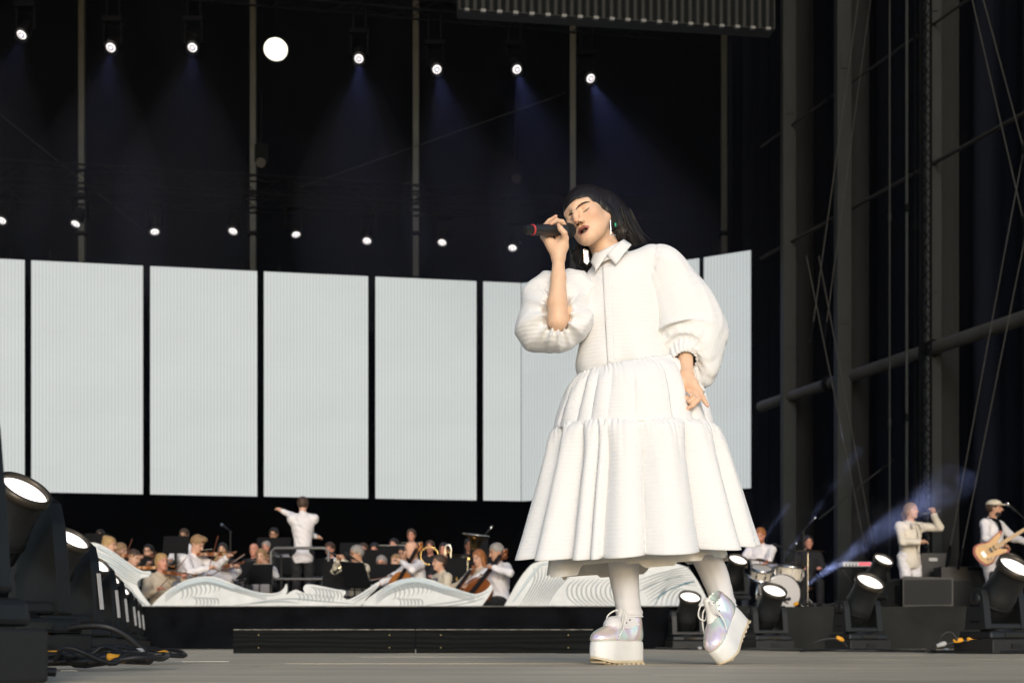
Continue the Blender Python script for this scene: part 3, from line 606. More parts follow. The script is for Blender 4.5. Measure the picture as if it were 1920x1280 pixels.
for k, pts in enumerate(([(1240, 1217.5), (1290, 1216.5), (1330, 1218), (1400, 1219), (1450, 1219.5), (1520, 1220)], [(1230, 1218), (1300, 1219), (1380, 1218), (1440, 1220), (1560, 1222)], [(1400, 1220), (1480, 1222), (1560, 1223), (1650, 1223), (1740, 1224)], [(1500, 1223), (1600, 1222), (1720, 1224), (1800, 1225), (1960, 1226)], [(1740, 1225), (1780, 1223), (1840, 1225), (1960, 1225)])):
    w3 = [(*fl_(u, v), .012+.01*rr.random()) for u, v in pts]
    cable('cable', w3, .011, ['cable running between the singer\'s shoes', 'second cable under the small moving head', 'cable running past the centre light', 'long cable along the right hand lights', 'cable in front of the large foreground light'][k], plugs=[(.12, YEL), (.2, YEL)] if k == 0 else [(.3, WLAB)] if k in (1, 4) else [])
for k, (u, v, lst) in enumerate(((1552, 1222, [(-50, 0, .01), (-25, -3, .09), (0, -3, .12), (20, -3, .11), (34, -2, .05)]), (1790, 1225, [(-55, 0, .02), (-30, -2, .06), (0, -2, .09), (25, -2, .10), (46, -2, .11)]), (1770, 1225, [(-20, -1, .03), (-8, -3, .14), (8, -3, .16), (20, -3, .10)]))):
    Y = 2400*.08/(v-1205)
    cable('cable', [(P(u+a, 0, Y).x, Y+b*.02, z) for a, b, z in lst], .011, ['yellow tipped lead plugged into the centre light', 'yellow banded lead plugged into the large foreground light', 'small loop of cable beside the large foreground light'][k], plugs=[(.75, YEL)] if k == 0 else [(.55, YEL), (.8, YEL), (.3, WLAB)] if k == 1 else [], n=24)
# ================================================================= the singer
SD = 4.8
SO = Vector(((1188-960)/F*SD, SD, 0))
def Q(u, v, dy=0.): return P(u, v, SD+dy)-SO
px = SD/F                                   # metres per photo pixel at the singer
SKIN = mat('skin_warm', (.77, .50, .335), .46, sss=.12, spec=.35, noise=.05, nscale=30)
def tinted(m):
    b = m.node_tree.nodes['Principled BSDF']; L = m.node_tree.links; src = b.inputs['Base Color'].links[0].from_socket
    a = N(m, 'Attribute'); a.attribute_name = 'tint'; sp = N(m, 'SeparateColor'); L.new(a.outputs['Color'], sp.inputs[0])
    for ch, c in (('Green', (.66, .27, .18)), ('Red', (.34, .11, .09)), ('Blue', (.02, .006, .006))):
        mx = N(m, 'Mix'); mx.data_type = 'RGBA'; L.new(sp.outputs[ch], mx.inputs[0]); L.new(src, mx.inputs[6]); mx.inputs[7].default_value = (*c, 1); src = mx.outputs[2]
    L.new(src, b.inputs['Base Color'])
tinted(SKIN)
LIP = mat('lip_dark_rose', (.30, .075, .07), .35)
MOUTH = mat('mouth_dark', (.03, .008, .008), .5)
TEETH = mat('teeth_white', (.75, .7, .62), .3)
HAIR = mat('hair_dark_brown', (.011, .0075, .006), .42, spec=.45)
def hair_bump(m, st, col=None, sc=1.):
    b = m.node_tree.nodes['Principled BSDF']; L = m.node_tree.links
    tc = N(m, 'TexCoord'); mp = N(m, 'Mapping'); mp.inputs['Scale'].default_value = st; L.new(tc.outputs['Object'], mp.inputs[0])
    n = N(m, 'TexNoise', Scale=sc, Detail=3.); L.new(mp.outputs[0], n.inputs['Vector'])
    bp = N(m, 'Bump', Strength=.5, Distance=.004); L.new(n.outputs[0], bp.inputs['Height']); L.new(bp.outputs[0], b.inputs['Normal'])
hair_bump(HAIR, (260, 260, 30))
def fabric(name, col, use_uv, fine=True):
    m = bpy.data.materials.new(name); m.use_nodes = True; MATS[name] = m
    b = m.node_tree.nodes['Principled BSDF']; L = m.node_tree.links
    b.inputs['Base Color'].default_value = (*col, 1); b.inputs['Roughness'].default_value = .85; b.inputs['Specular IOR Level'].default_value = .2
    b.inputs['Sheen Weight'].default_value = .1
    tc = N(m, 'TexCoord'); src = tc.outputs['UV' if use_uv else 'Object']
    w1 = N(m, 'TexWave', Scale=22., Distortion=.6); w1.bands_direction = 'Y' if use_uv else 'Z'; w1.inputs['Detail'].default_value = 1.; w1.inputs['Detail Scale'].default_value = .4
    w2 = N(m, 'TexWave', Scale=36., Distortion=.6); w2.bands_direction = 'X'
    nz = N(m, 'TexNoise', Scale=30., Detail=6., Roughness=.7)
    for q in (w1, w2, nz): L.new(src, q.inputs['Vector'])
    mx = N(m, 'Mix'); mx.inputs['Factor'].default_value = .12; L.new(w1.outputs['Fac'], mx.inputs['A']); L.new(w2.outputs['Fac'], mx.inputs['B'])
    m2 = N(m, 'Mix'); m2.inputs['Factor'].default_value = .3; L.new(mx.outputs[0], m2.inputs['A']); L.new(nz.outputs[0], m2.inputs['B'])
    bp = N(m, 'Bump', Strength=.20, Distance=.006); L.new(m2.outputs[0], bp.inputs['Height']); L.new(bp.outputs[0], b.inputs['Normal'])
    return m
DRESS = fabric('white_seersucker', (.80, .80, .795), True); DRESSO = fabric('white_seersucker_body', (.80, .80, .795), False)
LINING = mat('dress_lining', (.78, .755, .70), .9, noise=.06, nscale=20)
LEGG = mat('white_leggings', (.72, .71, .72), .75, bump=.15, bscale=14, noise=.03)
singer = thing('person', SO, 'singer in a tiered white puff sleeve dress and iridescent platform shoes', 'singer')
# ---- body: one continuous surface
Rh = rot3(R_(34), R_(3), R_(24)); Hc = Q(1103.5, 402, 0); HS = 1.07
body = SDF()
h = SDF()
h.ell((0, .012, .024), (.072, .093, .072), k=0)
h.ell((0, -.030, -.030), (.060, .060, .074), k=.03)
h.ell((0, -.042, -.072), (.045, .042, .034), k=.03)
for s in (-1, 1):
    h.cap((s*.055, .0, -.045), (s*.016, -.070, -.094), .016, .015, k=.03)
    h.ell((s*.043, -.060, -.026), (.020, .020, .020), k=.03)
h.ell((0, -.079, -.097), (.018, .016, .015), k=.025)
for s in (-1, 1):
    h.cap((s*.012, -.086, .022), (s*.046, -.070, .020), .009, .007, k=.02)
    h.ell((s*.031, -.099, -.001), (.020, .017, .0125), k=.010, op=1, mi=-1)
    h.ell((s*.031, -.0715, -.0045), (.0160, .0135, .0110), k=.003)
h.chain([(0, -.086, .016), (0, -.101, -.010), (0, -.115, -.034)], [.0085, .0088, .0095], k=.016)
for s in (-1, 1):
    h.ell((s*.0118, -.0995, -.0405), (.0088, .0120, .0085), k=.008)
    h.ell((s*.0068, -.1050, -.0475), (.0042, .0065, .0042), k=.002, op=1, mi=-1)
# lips, open mouth, teeth
h.chain([(-.0195, -.0865, -.0680), (-.009, -.0940, -.0615), (0, -.0955, -.0628), (.009, -.0940, -.0615), (.0195, -.0865, -.0680)], [.0024, .0046, .0042, .0046, .0024], k=.006, mi=0)
h.chain([(-.0185, -.0855, -.0705), (-.009, -.0905, -.0830), (.009, -.0905, -.0830), (.0185, -.0855, -.0705)], [.0024, .0050, .0050, .0024], k=.006, mi=0)
h.ell((0, -.092, -.0728), (.0155, .014, .0058), k=.003, op=1, mi=-1)
h.ell((0, -.079, -.0675), (.015, .011, .0040), k=.001, mi=3)
for s in (-1, 1): h.ell((s*.070, .008, -.012), (.006, .016, .026), k=.008)
hd = SDF(); hd.p = list(h.p); hd.xf(Rh, Hc, HS)
body.p = list(hd.p)
HL = lambda x, y, z: Rh @ (Vector((x, y, z))*HS)+Hc
# neck and trunk
body.cap(HL(0, .014, -.050), Q(1152, 505, .03), .050, .056, k=.022)
body.cap(Q(1122, 530, .05), Q(1222, 502, -.01), .044, .036, k=.05)
body.ell(Q(1172, 580, .02), (.125, .095, .16), k=.05)
body.ell(Q(1178, 690, .02), (.105, .085, .14), k=.06)
body.ell(Q(1188, 790, .02), (.15, .105, .11), k=.05)
# arms
body.chain([Q(1116, 532, .04), Q(1046, 602, -.150)], [.034, .032], k=.02)
body.chain([Q(1046, 602, -.155), Q(1045, 565, -.158), Q(1047, 520, -.155), Q(1047, 483, -.150)], [.035, .0345, .0265, .0205], k=.012)
body.chain([Q(1230, 508, -.01), Q(1286, 622, .03)], [.032, .034], k=.02)
body.chain([Q(1286, 622, .03), Q(1285, 660, -.07), Q(1288, 702, -.12)], [.036, .029, .0225], k=.012)
# hand round the microphone
w_ = Q(1047, 483, -.150)
body.chain([w_, Q(1047, 466, -.150), Q(1050, 450, -.132)], [.020, .022, .017], k=.014)
body.chain([w_, Q(1036, 462, -.145), Q(1027, 447, -.128)], [.019, .017, .013], k=.014)
body.chain([w_, Q(1030, 455, -.145), Q(1018, 444, -.130)], [.018, .014, .0105], k=.012)
body.chain([w_, Q(1056, 462, -.155), Q(1060, 447, -.172)], [.018, .0175, .0125], k=.014)
body.chain([Q(1060, 447, -.172), Q(1058, 437, -.186), Q(1050.5, 428, -.186), Q(1047, 421.5, -.176)], [.0125, .0105, .0098, .0068], k=.004)
body.chain([Q(1056, 446, -.128), Q(1061, 428, -.124), Q(1054, 416.5, -.137), Q(1044, 413.5, -.152), Q(1033, 419.5, -.176)], [.011, .0100, .0095, .0085, .0068], k=.004)
body.chain([Q(1046, 446, -.128), Q(1047, 425, -.122), Q(1040, 418.5, -.134)], [.0105, .0095, .008], k=.004)
body.chain([Q(1032, 446, -.128), Q(1031, 425, -.124), Q(1026, 418.5, -.136)], [.010, .009, .0075], k=.004)
body.chain([Q(1020, 444, -.130), Q(1019, 426, -.124), Q(1030, 414, -.138), Q(1042.5, 405.5, -.150)], [.009, .0088, .0076, .0058], k=.004)
# hanging hand
w2 = Q(1288, 703, -.12)
for q, r in ((Q(1311, 733, -.155), .0125), (Q(1304, 734, -.145), .012), (Q(1296, 733, -.135), .0115), (Q(1289, 731, -.125), .011)):
    body.chain([w2, w2.lerp(q, .5), q], [.019, .016, r], k=.014)
body.chain([w2, Q(1276, 722, -.135), Q(1276, 742, -.155), Q(1282, 757, -.166)], [.017, .0148, .0098, .0066], k=.006)
body.chain([Q(1311, 733, -.155), Q(1317.5, 746, -.172), Q(1322, 753, -.180), Q(1327, 760.5, -.184)], [.0118, .0095, .0082, .0060], k=.004)
body.chain([Q(1304, 734, -.145), Q(1308, 750, -.178), Q(1299, 760, -.184), Q(1287, 766.5, -.176)], [.0115, .0095, .0085, .0060], k=.003)
body.chain([Q(1296, 733, -.135), Q(1301, 746, -.180), Q(1293, 752, -.186), Q(1288, 748, -.168)], [.011, .0092, .0082, .0065], k=.003)
body.chain([Q(1289, 731, -.125), Q(1293, 742, -.168), Q(1287, 747, -.170), Q(1285, 743, -.156)], [.010, .0085, .0075, .006], k=.003)
# legs
LK = Q(1166, 985, -.02); LA = Q(1180, 1158, .0); RK = Q(1312, 985, .045); RA = Q(1352, 1142, .10)
body.chain([Q(1168, 830, .02), LK, LA], [.075, .044, .030], k=.03)
body.chain([Q(1212, 830, .02), RK, RA], [.075, .042, .028], k=.03)
fd1 = Vector((-.74, -.67, 0)).normalized(); fd2 = Vector((-.10, -.155, -.175)).normalized()
body.cap(LA, LA+Vector((0, 0, -.03))+fd1*.09, .034, .025, k=.02)
body.cap(RA, RA+fd2*.11, .034, .025, k=.02)
bo_ = body.build('body', SKIN, singer, vx=.0026, dmax=.004)
nv = len(bo_.data.vertices); co = np.zeros(nv*3); bo_.data.vertices.foreach_get('co', co); co = co.reshape(-1, 3)
loc = (co-np.array(Hc)) @ np.array(Rh)/HS; near = np.linalg.norm(loc-np.array([0, -.08, -.04]), axis=1) < .09
lipd = np.full(nv, 9.); U = [(-.0205, -.0875, -.0690), (-.009, -.0950, -.0625), (0, -.0965, -.0640), (.009, -.0950, -.0625), (.0205, -.0875, -.0690)]; V = [(-.0195, -.0865, -.0700), (-.009, -.0915, -.0825), (.009, -.0915, -.0825), (.0195, -.0865, -.0700)]
q = loc[near]; e = np.full(len(q), 9.)
for C_, rs in ((U, (.0026, .0050, .0046, .0050, .0026)), (V, (.0030, .0056, .0056, .0030))):
    for a in range(len(C_)-1): e = np.minimum(e, pd(('c', np.array(C_[a]), np.array(C_[a+1]), rs[a], rs[a+1]), q))
lipd[near] = e; wl = np.clip(.5-(lipd-.0016)/.0014, 0, 1)
blush = np.zeros(nv)
for c, rd in (((.046, -.066, -.030), .026), ((-.046, -.066, -.030), .026), ((0, -.118, -.036), .014)): blush = np.maximum(blush, .75*np.clip(1-np.linalg.norm(loc-np.array(c), axis=1)/rd, 0, 1))
for c in (Q(1282, 757, -.166), Q(1327, 760.5, -.184), Q(1287, 766.5, -.176), Q(1047, 421.5, -.176), Q(1033, 419.5, -.176), Q(1042.5, 405.5, -.15)): blush = np.maximum(blush, .6*np.clip(1-np.linalg.norm(co-np.array(c), axis=1)/.016, 0, 1))
dk = np.zeros(nv)  # shade inside mouth and nostrils, painted dark into the skin tint
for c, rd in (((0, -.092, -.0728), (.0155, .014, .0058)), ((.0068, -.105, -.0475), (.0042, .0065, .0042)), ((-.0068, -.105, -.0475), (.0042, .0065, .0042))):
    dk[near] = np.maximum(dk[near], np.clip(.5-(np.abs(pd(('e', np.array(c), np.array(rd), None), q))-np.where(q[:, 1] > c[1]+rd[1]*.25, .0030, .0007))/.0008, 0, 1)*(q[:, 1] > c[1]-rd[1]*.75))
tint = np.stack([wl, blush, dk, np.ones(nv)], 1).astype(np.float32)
ca = bo_.data.color_attributes.new('tint', 'FLOAT_COLOR', 'POINT'); ca.data.foreach_set('color', tint.ravel())
def hit(sdf, u, v, y0=SD-.35, lift=0.):       # first point of a surface seen through a photo pixel
    o = P(u, v, y0); d = (o-Vector((0, 0, CH))).normalized(); t = 0.
    for _ in range(80):
        e = float(sdf.ev(np.array([o+d*t-SO]))[0])
        if e < 2e-4: break
        t += e*.8
        if t > 1.2: return None
    return o+d*(t-lift)-SO
hsdf = hd
def skinline(name, pts, rad, m, sub=14, flat=.32, lift=.0003):
    sp = spline(pts, sub); q = [hit(hsdf, u, v, lift=lift) for u, v in sp]; q = [x for x in q if x]
    r = np.interp(np.linspace(0, 1, len(q)), np.linspace(0, 1, len(rad)), rad)
    return MB().tube(q, list(r), 8, flat=flat, up=(0, -1, 0)).build(name, m, singer)
BROW = mat('brow_hair', (.035, .022, .016), .8)
skinline('eyebrow', [(1080, 394), (1083, 388.5), (1090, 382.5), (1099, 379), (1107, 379.0)], [.0006, .0026, .0036, .0034, .0024, .0005], BROW)
skinline('eyebrow', [(1066.5, 406), (1068.5, 402.5), (1072, 401), (1076, 400)], [.0006, .0034, .0040, .0030, .0010], BROW)
skinline('eyelash', [(1092.5, 398.5), (1096.5, 396.5), (1101, 393), (1105.5, 388.5)], [.0006, .0018, .0026, .0020, .0005], BROW)
skinline('eyelash', [(1069, 411), (1072, 411.5), (1075, 410)], [.0006, .0012, .0008], BROW)
tq = [HL(x, -.0825+abs(x)**2*30, -.0693) for x in (-.011, -.0055, 0, .0055, .011)]
MB().tube(tq, [.0022, .0034, .0036, .0034, .0022], 8, up=Rh @ Vector((0, -1, 0)), flat=.6).build('teeth', TEETH, singer)
NAIL = mat('nail_pink', (.80, .50, .42), .25)
for a, nrm, dd in ((Q(1047.6, 423, -.182), (-.2, -1, .2), (-.3, 0, 1)), (Q(1282.3, 756, -.171), (0, -1, .1), (.4, 0, -1)), (Q(1326, 759, -.190), (.2, -1, .2), (.6, 0, -.8)), (Q(1034, 418.6, -.180), (0, -1, .3), (-1, 0, -.4)), (Q(1041.8, 405.2, -.155), (0, -1, .3), (.8, 0, .6))):
    MB().ell(a, (.0038, .0055, .0014), 10, 6, rot=axm((0, 0, 0), nrm, dd).to_3x3()).build('nail', NAIL, singer)
# ---- hair: bob with a straight fringe
hr = SDF()
hr.ell((0, .014, .026), (.080, .105, .078), k=0)
hr.ell((0, .040, -.020), (.080, .080, .090), k=.03)
hr.ell((0, -.055, -.052), (.060, .080, .090), k=.004, op=1)      # face opening
hr.ell((.010, -.10, -.018), (.053, .06, .060), k=.004, op=1)
hr.xf(Rh, Hc, HS)
for a, b, ra, rb in (((1132, 388, .03), (1166, 438, .03), .058, .038), ((1150, 398, .06), (1187, 446, .06), .052, .024), ((1166, 412, .05), (1202, 450, .05), .034, .010),
                     ((1150, 420, .10), (1165, 458, .10), .05, .04), ((1074, 420, .075), (1086, 478, .06), .030, .024), ((1084, 470, .07), (1101, 500, .05), .026, .012),
                     ((1104, 440, .10), (1120, 486, .10), .05, .03), ((1088, 455, .06), (1092, 494, .055), .018, .012)):
    hr.cap(Q(*a), Q(*b), ra, rb, k=.03)
hr.chain([Q(1128, 383, -.05), Q(1139, 396, -.035), Q(1146, 414, -.012)], [.010, .014, .016], k=.012)
hp = np.array(Hc)
def strands(X):
    a = np.arctan2(X[:, 0]-hp[0]-.01, X[:, 1]-hp[1]+.02); z = X[:, 2]
    low = np.clip((hp[2]-.03-z)/.06, .0, 1)
    return (.0003+.0013*low)*np.sin(a*46+3*np.sin(z*30))+(.0004+.002*low)*np.sin(a*19+4*np.sin(z*17+1))
hair = hr.build('hair', HAIR, singer, vx=.0033, disp=strands, dmax=.006)
# loose strands over the mass
hm = MB(); rr = random.Random(3)
for i in range(300):
    if i < 190:
        u = rr.uniform(1140, 1186); v0 = rr.uniform(374, 415)+(u-1150)*.45; dy = rr.uniform(-.015, .10)
        du = (u-1140)*.42+rr.uniform(4, 14); L = (462-v0)*rr.uniform(.75, 1.05)
        p = [(u, v0, dy), (u+du*.35, v0+L*.35, dy+.004), (u+du*.75, v0+L*.72, dy+rr.uniform(-.01, .01)), (u+du+rr.uniform(-2, 9), v0+L, dy+rr.uniform(-.02, .02))]
    else:
        u = rr.uniform(1070, 1096); v0 = rr.uniform(425, 450); dy = rr.uniform(.03, .09); L = rr.uniform(35, 58)
        p = [(u, v0, dy), (u+5, v0+L*.4, dy), (u+9+rr.uniform(-2, 3), v0+L*.75, dy-.004), (u+12+rr.uniform(-5, 5), min(v0+L, 507), dy-.008)]
    q = [Q(*c) for c in spline(p, 7)]; r = rr.uniform(.0007, .0016)
    hm.tube(q, [r, r*1.2, r*1.2, r, r*.9, r*.6, r*.15], 4, cap=False)
hm.build('loose_hair', HAIR, singer)
# ---- dress
dress_n = 420
def fold_fn(creases, amp, seed, pw=.55):
    c = sorted(creases); rr = random.Random(seed); am = [rr.choice((.25, .5, .8, 1.0, 1.0)) for _ in c]
    th = np.linspace(-math.pi, math.pi, dress_n, endpoint=False); out = np.zeros(dress_n)
    for i, t in enumerate(th):
        for j in range(len(c)):
            a, b = c[j], c[(j+1) % len(c)]
            if b <= a: b += 2*math.pi
            x = t if t >= a else t+2*math.pi
            if a <= x < b:
                s = (x-a)/(b-a); out[i] = am[j]*min(1, (b-a)/.55)*(math.sin(math.pi*s)**pw-1)
    return th, out*amp
def tier(name, levels, creases, amp, ngather, seed, dz0, dz1, mats, rows=46, ratio=.86, flare=1.):
    th, big = fold_fn(creases, amp, seed); rr = random.Random(seed+9)
    ph = [rr.uniform(0, 6) for _ in range(4)]
    small = np.abs(np.sin(th*ngather/2+2.6*np.sin(th*3+ph[0])+1.6*np.sin(th*8+ph[1])+.8*np.sin(th*17+ph[2])))**.8; small = .5+(small-.5)*(.65+.35*np.sin(th*9+ph[3])+.25*np.sin(th*23))
    t = np.linspace(0, 1, rows); lv = spline(levels, rows)              # u centre, v, half width (px)
    A = np.zeros((rows, dress_n, 3)); UV = np.zeros((rows, dress_n, 2)); run = 0
    for i in range(rows):
        c = Q(lv[i][0], lv[i][1], 0); a = lv[i][2]*px
        g = math.exp(-t[i]*7); b = min(1, t[i]*2.2)**1.2
        if name == 'upper_tier': b *= 1-.75*max(0, (t[i]-.6)/.4)**2
        rad = 1+(small-.5)*(.075*g)+big*b/.25
        wob = .006*np.sin(th*5+t[i]*4+ph[2])+.004*np.sin(th*11-t[i]*6+ph[3])+(.012*np.abs(np.sin(th*9+2.2*t[i]+1.7*np.sin(th*4+ph[1])))+.008*np.abs(np.sin(th*15-3*t[i]+2*np.sin(th*5))))*math.sin(math.pi*min(1, t[i]*1.1+.05))
        if name == 'lower_tier': wob = wob+t[i]**1.5*(.030*np.sin(th*4+.7)+.022*np.sin(th*7+2.1))
        dz = (1-t[i])*dz0(th)+t[i]*dz1(th)
        A[i, :, 0] = c.x+a*np.sin(th)*(rad+wob); A[i, :, 1] = .02-a*ratio*np.cos(th)*(rad+wob)
        A[i, :, 2] = c.z+dz+(small-.5)*.006*math.exp(-t[i]*18)-(.034*big/amp*t[i]**3 if name == 'lower_tier' else 0)
        if i: run += abs((Q(lv[i][0], lv[i][1])-Q(lv[i-1][0], lv[i-1][1])).length)
        UV[i, :, 0] = (th+math.pi)*.36; UV[i, :, 1] = run
    o = MB().grid(A, closed=True, uv=UV).build(name, mats, singer)
    s = o.modifiers.new('thickness', 'SOLIDIFY'); s.thickness = .0035; s.offset = -1
    return o, A
rad_ = lambda *a: [R_(x) for x in a]
up_cre = rad_(-158, -128, -101, -76, -50, -36, -22.5, -3, 8, 24, 45, 63, 84, 108, 133, 160)
lo_cre = rad_(-160, -131, -100, -68, -41, -28.5, -23.5, -1.5, 31, 62, 84, 110, 138, 168)
tier('upper_tier', [(1177, 686, 92), (1184, 700, 110), (1187, 716, 122), (1188, 740, 132), (1188, 770, 142), (1189, 803, 150)], up_cre, .055, 60, 4,
     lambda t: .034*np.sin(t)-.010*np.cos(t), lambda t: .004*np.sin(t)-.015*np.cos(t), DRESS)
_, LOW = tier('lower_tier', [(1189, 797, 145), (1192, 810, 160), (1194, 845, 171), (1195, 900, 187), (1196, 970, 208), (1197, 1036, 228)], lo_cre, .125, 78, 11,
     lambda t: .004*np.sin(t)-.015*np.cos(t), lambda t: .026*np.sin(t)-.040*np.cos(t), DRESS, rows=70)
# sheer lining hanging below the hem
th = np.linspace(-math.pi, math.pi, 160, endpoint=False); A = np.zeros((10, 160, 3)); st = np.sign(np.sin(th*6+1))*.006+np.sign(np.sin(th*4.3))*.010
for i in range(10):
    t = i/9; a = .30+.04*t
    A[i, :, 0] = Q(1194, 0, 0).x+a*np.sin(th)*(1+.03*np.sin(th*9)); A[i, :, 1] = .04-a*.7*np.cos(th)*(1+.03*np.sin(th*9)); A[i, :, 2] = .60-t*(.235+st)+.03*np.sin(th)*t
MB().grid(A, closed=True).build('lining', LINING, singer)
# bodice
bo = SDF()
bo.ell(Q(1166, 600, .02), (.150, .118, .22), k=0)
bo.cap(Q(1166, 560, .02), Q(1170, 640, .02), .132, .14, k=.06)
bo.ell(Q(1175, 690, .02), (.184, .150, .10), k=.08)
bo.cap(Q(1124, 530, .04), Q(1222, 494, -.005), .052, .070, k=.05)
bo.cap(Q(1146, 496, .03), Q(1150, 520, .02), .055, .08, k=.04)
bo.box(Q(1180, 750, .02), (.3, .3, .085), rr=.005, k=.01, op=1)
bsdf = SDF(); bsdf.p = list(bo.p)
bo.cap(HL(0, .0, -.09), Q(1146, 488, .015), .048, .052, k=.012, op=1)
def bod(X):
    z = X[:, 2]; x = X[:, 0]
    return -.006*np.sin(x*26+z*5+1)*np.exp(-((z-1.10)/.14)**2)-.004*np.sin(x*38+z*6)*np.exp(-((z-1.02)/.16)**2)-.003*np.sin(x*60+2*np.sin(z*12))*np.exp(-((z-1.09)/.09)**2)
bo.build('bodice', DRESSO, singer, vx=.005, disp=bod, dmax=.01)
def patch(name, m, rows, lift=.003, thick=.003, sdf=None, off=None):   # cloth laid over the bodice
    rows = np.array(rows, float); A = np.zeros((*rows.shape[:2], 3)); UV = np.zeros((*rows.shape[:2], 2))
    for i in range(rows.shape[0]):
        for j in range(rows.shape[1]):
            q = hit(sdf or bsdf, rows[i, j, 0], rows[i, j, 1], lift=lift)
            A[i, j] = q if q else Q(rows[i, j, 0], rows[i, j, 1], -.05); UV[i, j] = (rows[i, j, 0]*px, -rows[i, j, 1]*px)
    o = MB().grid(A, uv=UV).build(name, m, singer); s = o.modifiers.new('t', 'SOLIDIFY'); s.thickness = thick; s.offset = 0
    return o
patch('placket', DRESS, [[(1129+i*.45+j*(18-i*.25)/4, 496+i*8.2) for j in range(5)] for i in range(24)])
COLLAR = mat('white_collar_cotton', (.80, .80, .79), .8, bump=.1, bscale=40)
def flap(name, quad, dys, n=7):
    A = np.zeros((n, n, 3))
    c = [Q(u, v, d) for (u, v), d in zip(quad, dys)]
    for i in range(n):
        for j in range(n):
            s, t = i/(n-1), j/(n-1); q = (c[0]*(1-s)+c[1]*s)*(1-t)+(c[3]*(1-s)+c[2]*s)*t
            q = q+Vector((0, -.012, .002))*math.sin(math.pi*s)*math.cos(t*1.2); A[i, j] = q
    o = MB().grid(A).build(name, COLLAR, singer); s = o.modifiers.new('t', 'SOLIDIFY'); s.thickness = .004; s.offset = 0
    return o
flap('collar_flap', [(1138, 478), (1169, 449), (1184, 459), (1155, 496)], [-.085, -.035, -.055, -.105])
flap('collar_flap', [(1137, 479), (1113, 475), (1108, 492), (1117, 508)], [-.085, -.03, -.035, -.085])
A = np.zeros((5, 40, 3)); th = np.linspace(0, 2*math.pi, 40, endpoint=False); c0, c1 = Q(1145, 488, -.005), Q(1140, 466, .0)
for i in range(5):
    t = i/4; c = c0.lerp(c1, t); r = .072-.012*t
    A[i, :, 0] = c.x+r*np.sin(th)*.95; A[i, :, 1] = c.y-r*1.08*np.cos(th); A[i, :, 2] = c.z+.028*np.sin(th)-.012*np.cos(th)
o = MB().grid(A, closed=True).build('collar_stand', COLLAR, singer); s = o.modifiers.new('t', 'SOLIDIFY'); s.thickness = .004
bm_ = MB()
for v in (520, 560, 600, 640, 676):
    q = hit(bsdf, 1139.5+(v-500)*.033, v, lift=.005)
    if q: bm_.lathe([(.0052, 0), (.0052, .002), (.004, .003), (0, .003)], axm(q, (-.2, -1, 0)), 10)
# sleeves
def sleeve_tube(name, ctl, n=120, rows=60):
    sp = spline(ctl, rows); C = [Q(*s[:3]) for s in sp]; A = np.zeros((rows, n, 3)); UV = np.zeros((rows, n, 2)); th = np.linspace(0, 2*math.pi, n, endpoint=False)
    a = Vector((.3, 1, 0)); run = 0
    for i in range(rows):
        T = (C[min(i+1, rows-1)]-C[max(i-1, 0)]).normalized(); a = (a-T*a.dot(T)).normalized(); b = T.cross(a); r = sp[i][3]*px; t = i/(rows-1)
        pl = .10*np.abs(np.sin(th*9+1.5*np.sin(th*2)))*math.exp(-((1-t)*4)**2)*1.2+.05*np.abs(np.sin(th*8+np.sin(th*3)))*math.exp(-(t*5)**2)
        e_ = math.sin(math.pi*t)
        big = .06*np.sin(th*3+t*4+.5)*e_+.05*np.abs(np.sin(th*2-t*5))*e_+.022*np.sin(th*9+t*9)*e_*t-.022*np.abs(np.sin(th*3+t*6+1.6*np.sin(th*2-t*5)))*e_-.022*np.abs(np.sin(th*5-t*8+1.5*np.sin(th*3)))*e_+.02*e_
        R = r*(1+pl-.05*(t > .6)+big)
        A[i] = np.array(C[i])+np.outer(np.cos(th)*R, np.array(a))+np.outer(np.sin(th)*R, np.array(b))
        dr = (A[i]-np.array(C[i]))/r; A[i, :, 2] -= .070*math.exp(-((t-.76)/.11)**2)*np.clip(dr[:, 0]*.75+dr[:, 1]*.6, 0, 1)
        if i: run += (C[i]-C[i-1]).length
        UV[i, :, 0] = th*.11; UV[i, :, 1] = run*1.15
    o = MB().grid(A, closed=True, uv=UV).build(name, DRESS, singer); s = o.modifiers.new('t', 'SOLIDIFY'); s.thickness = .003; s.offset = -1
    return o
sleeve_tube('sleeve', [(1216, 494, -.005, 30), (1238, 502, -.005, 42), (1260, 540, 0, 50), (1279, 580, 0, 58), (1290, 622, .0, 66), (1293, 648, -.020, 64), (1289, 668, -.058, 50), (1285, 674, -.080, 31), (1285, 677, -.087, 20)])
sl_ = SDF()
sl_.ell(Q(1040, 604, -.075), (.140, .120, .108), k=0)
sl_.ell(Q(1040, 556, -.03), (.118, .095, .098), k=.05)
sl_.ell(Q(1084, 556, -.005), (.076, .085, .100), k=.05)
sl_.ell(Q(1003, 616, -.06), (.076, .09, .088), k=.04)
sl_.cap(Q(1046, 590, -.20), Q(1048, 470, -.215), .040, .058, k=.03, op=1)
sl_.cap(Q(1046, 596, -.16), Q(1048, 470, -.16), .036, .040, k=.012, op=1)
cf = np.array(Q(1046, 586, -.19))
def pleats(X):
    d = X-cf; r = np.sqrt((d**2).sum(1)); a = np.arctan2(d[:, 0], d[:, 2])
    return .021*np.abs(np.sin(a*6+1.2*np.sin(a*2)+r*5))*np.exp(-(r/.13)**2)+.007*np.sin(a*5+r*16)*np.exp(-((r-.12)/.07)**2)+.010*np.abs(np.sin(X[:, 0]*17+X[:, 2]*11+2*np.sin(X[:, 2]*14+X[:, 0]*6)))+.006*np.abs(np.sin(X[:, 2]*27-X[:, 0]*19+1.5*np.sin(X[:, 0]*20)))-.008
def slv_mat():
    m = DRESSO.copy(); m.name = 'white_seersucker_sleeve'; return m
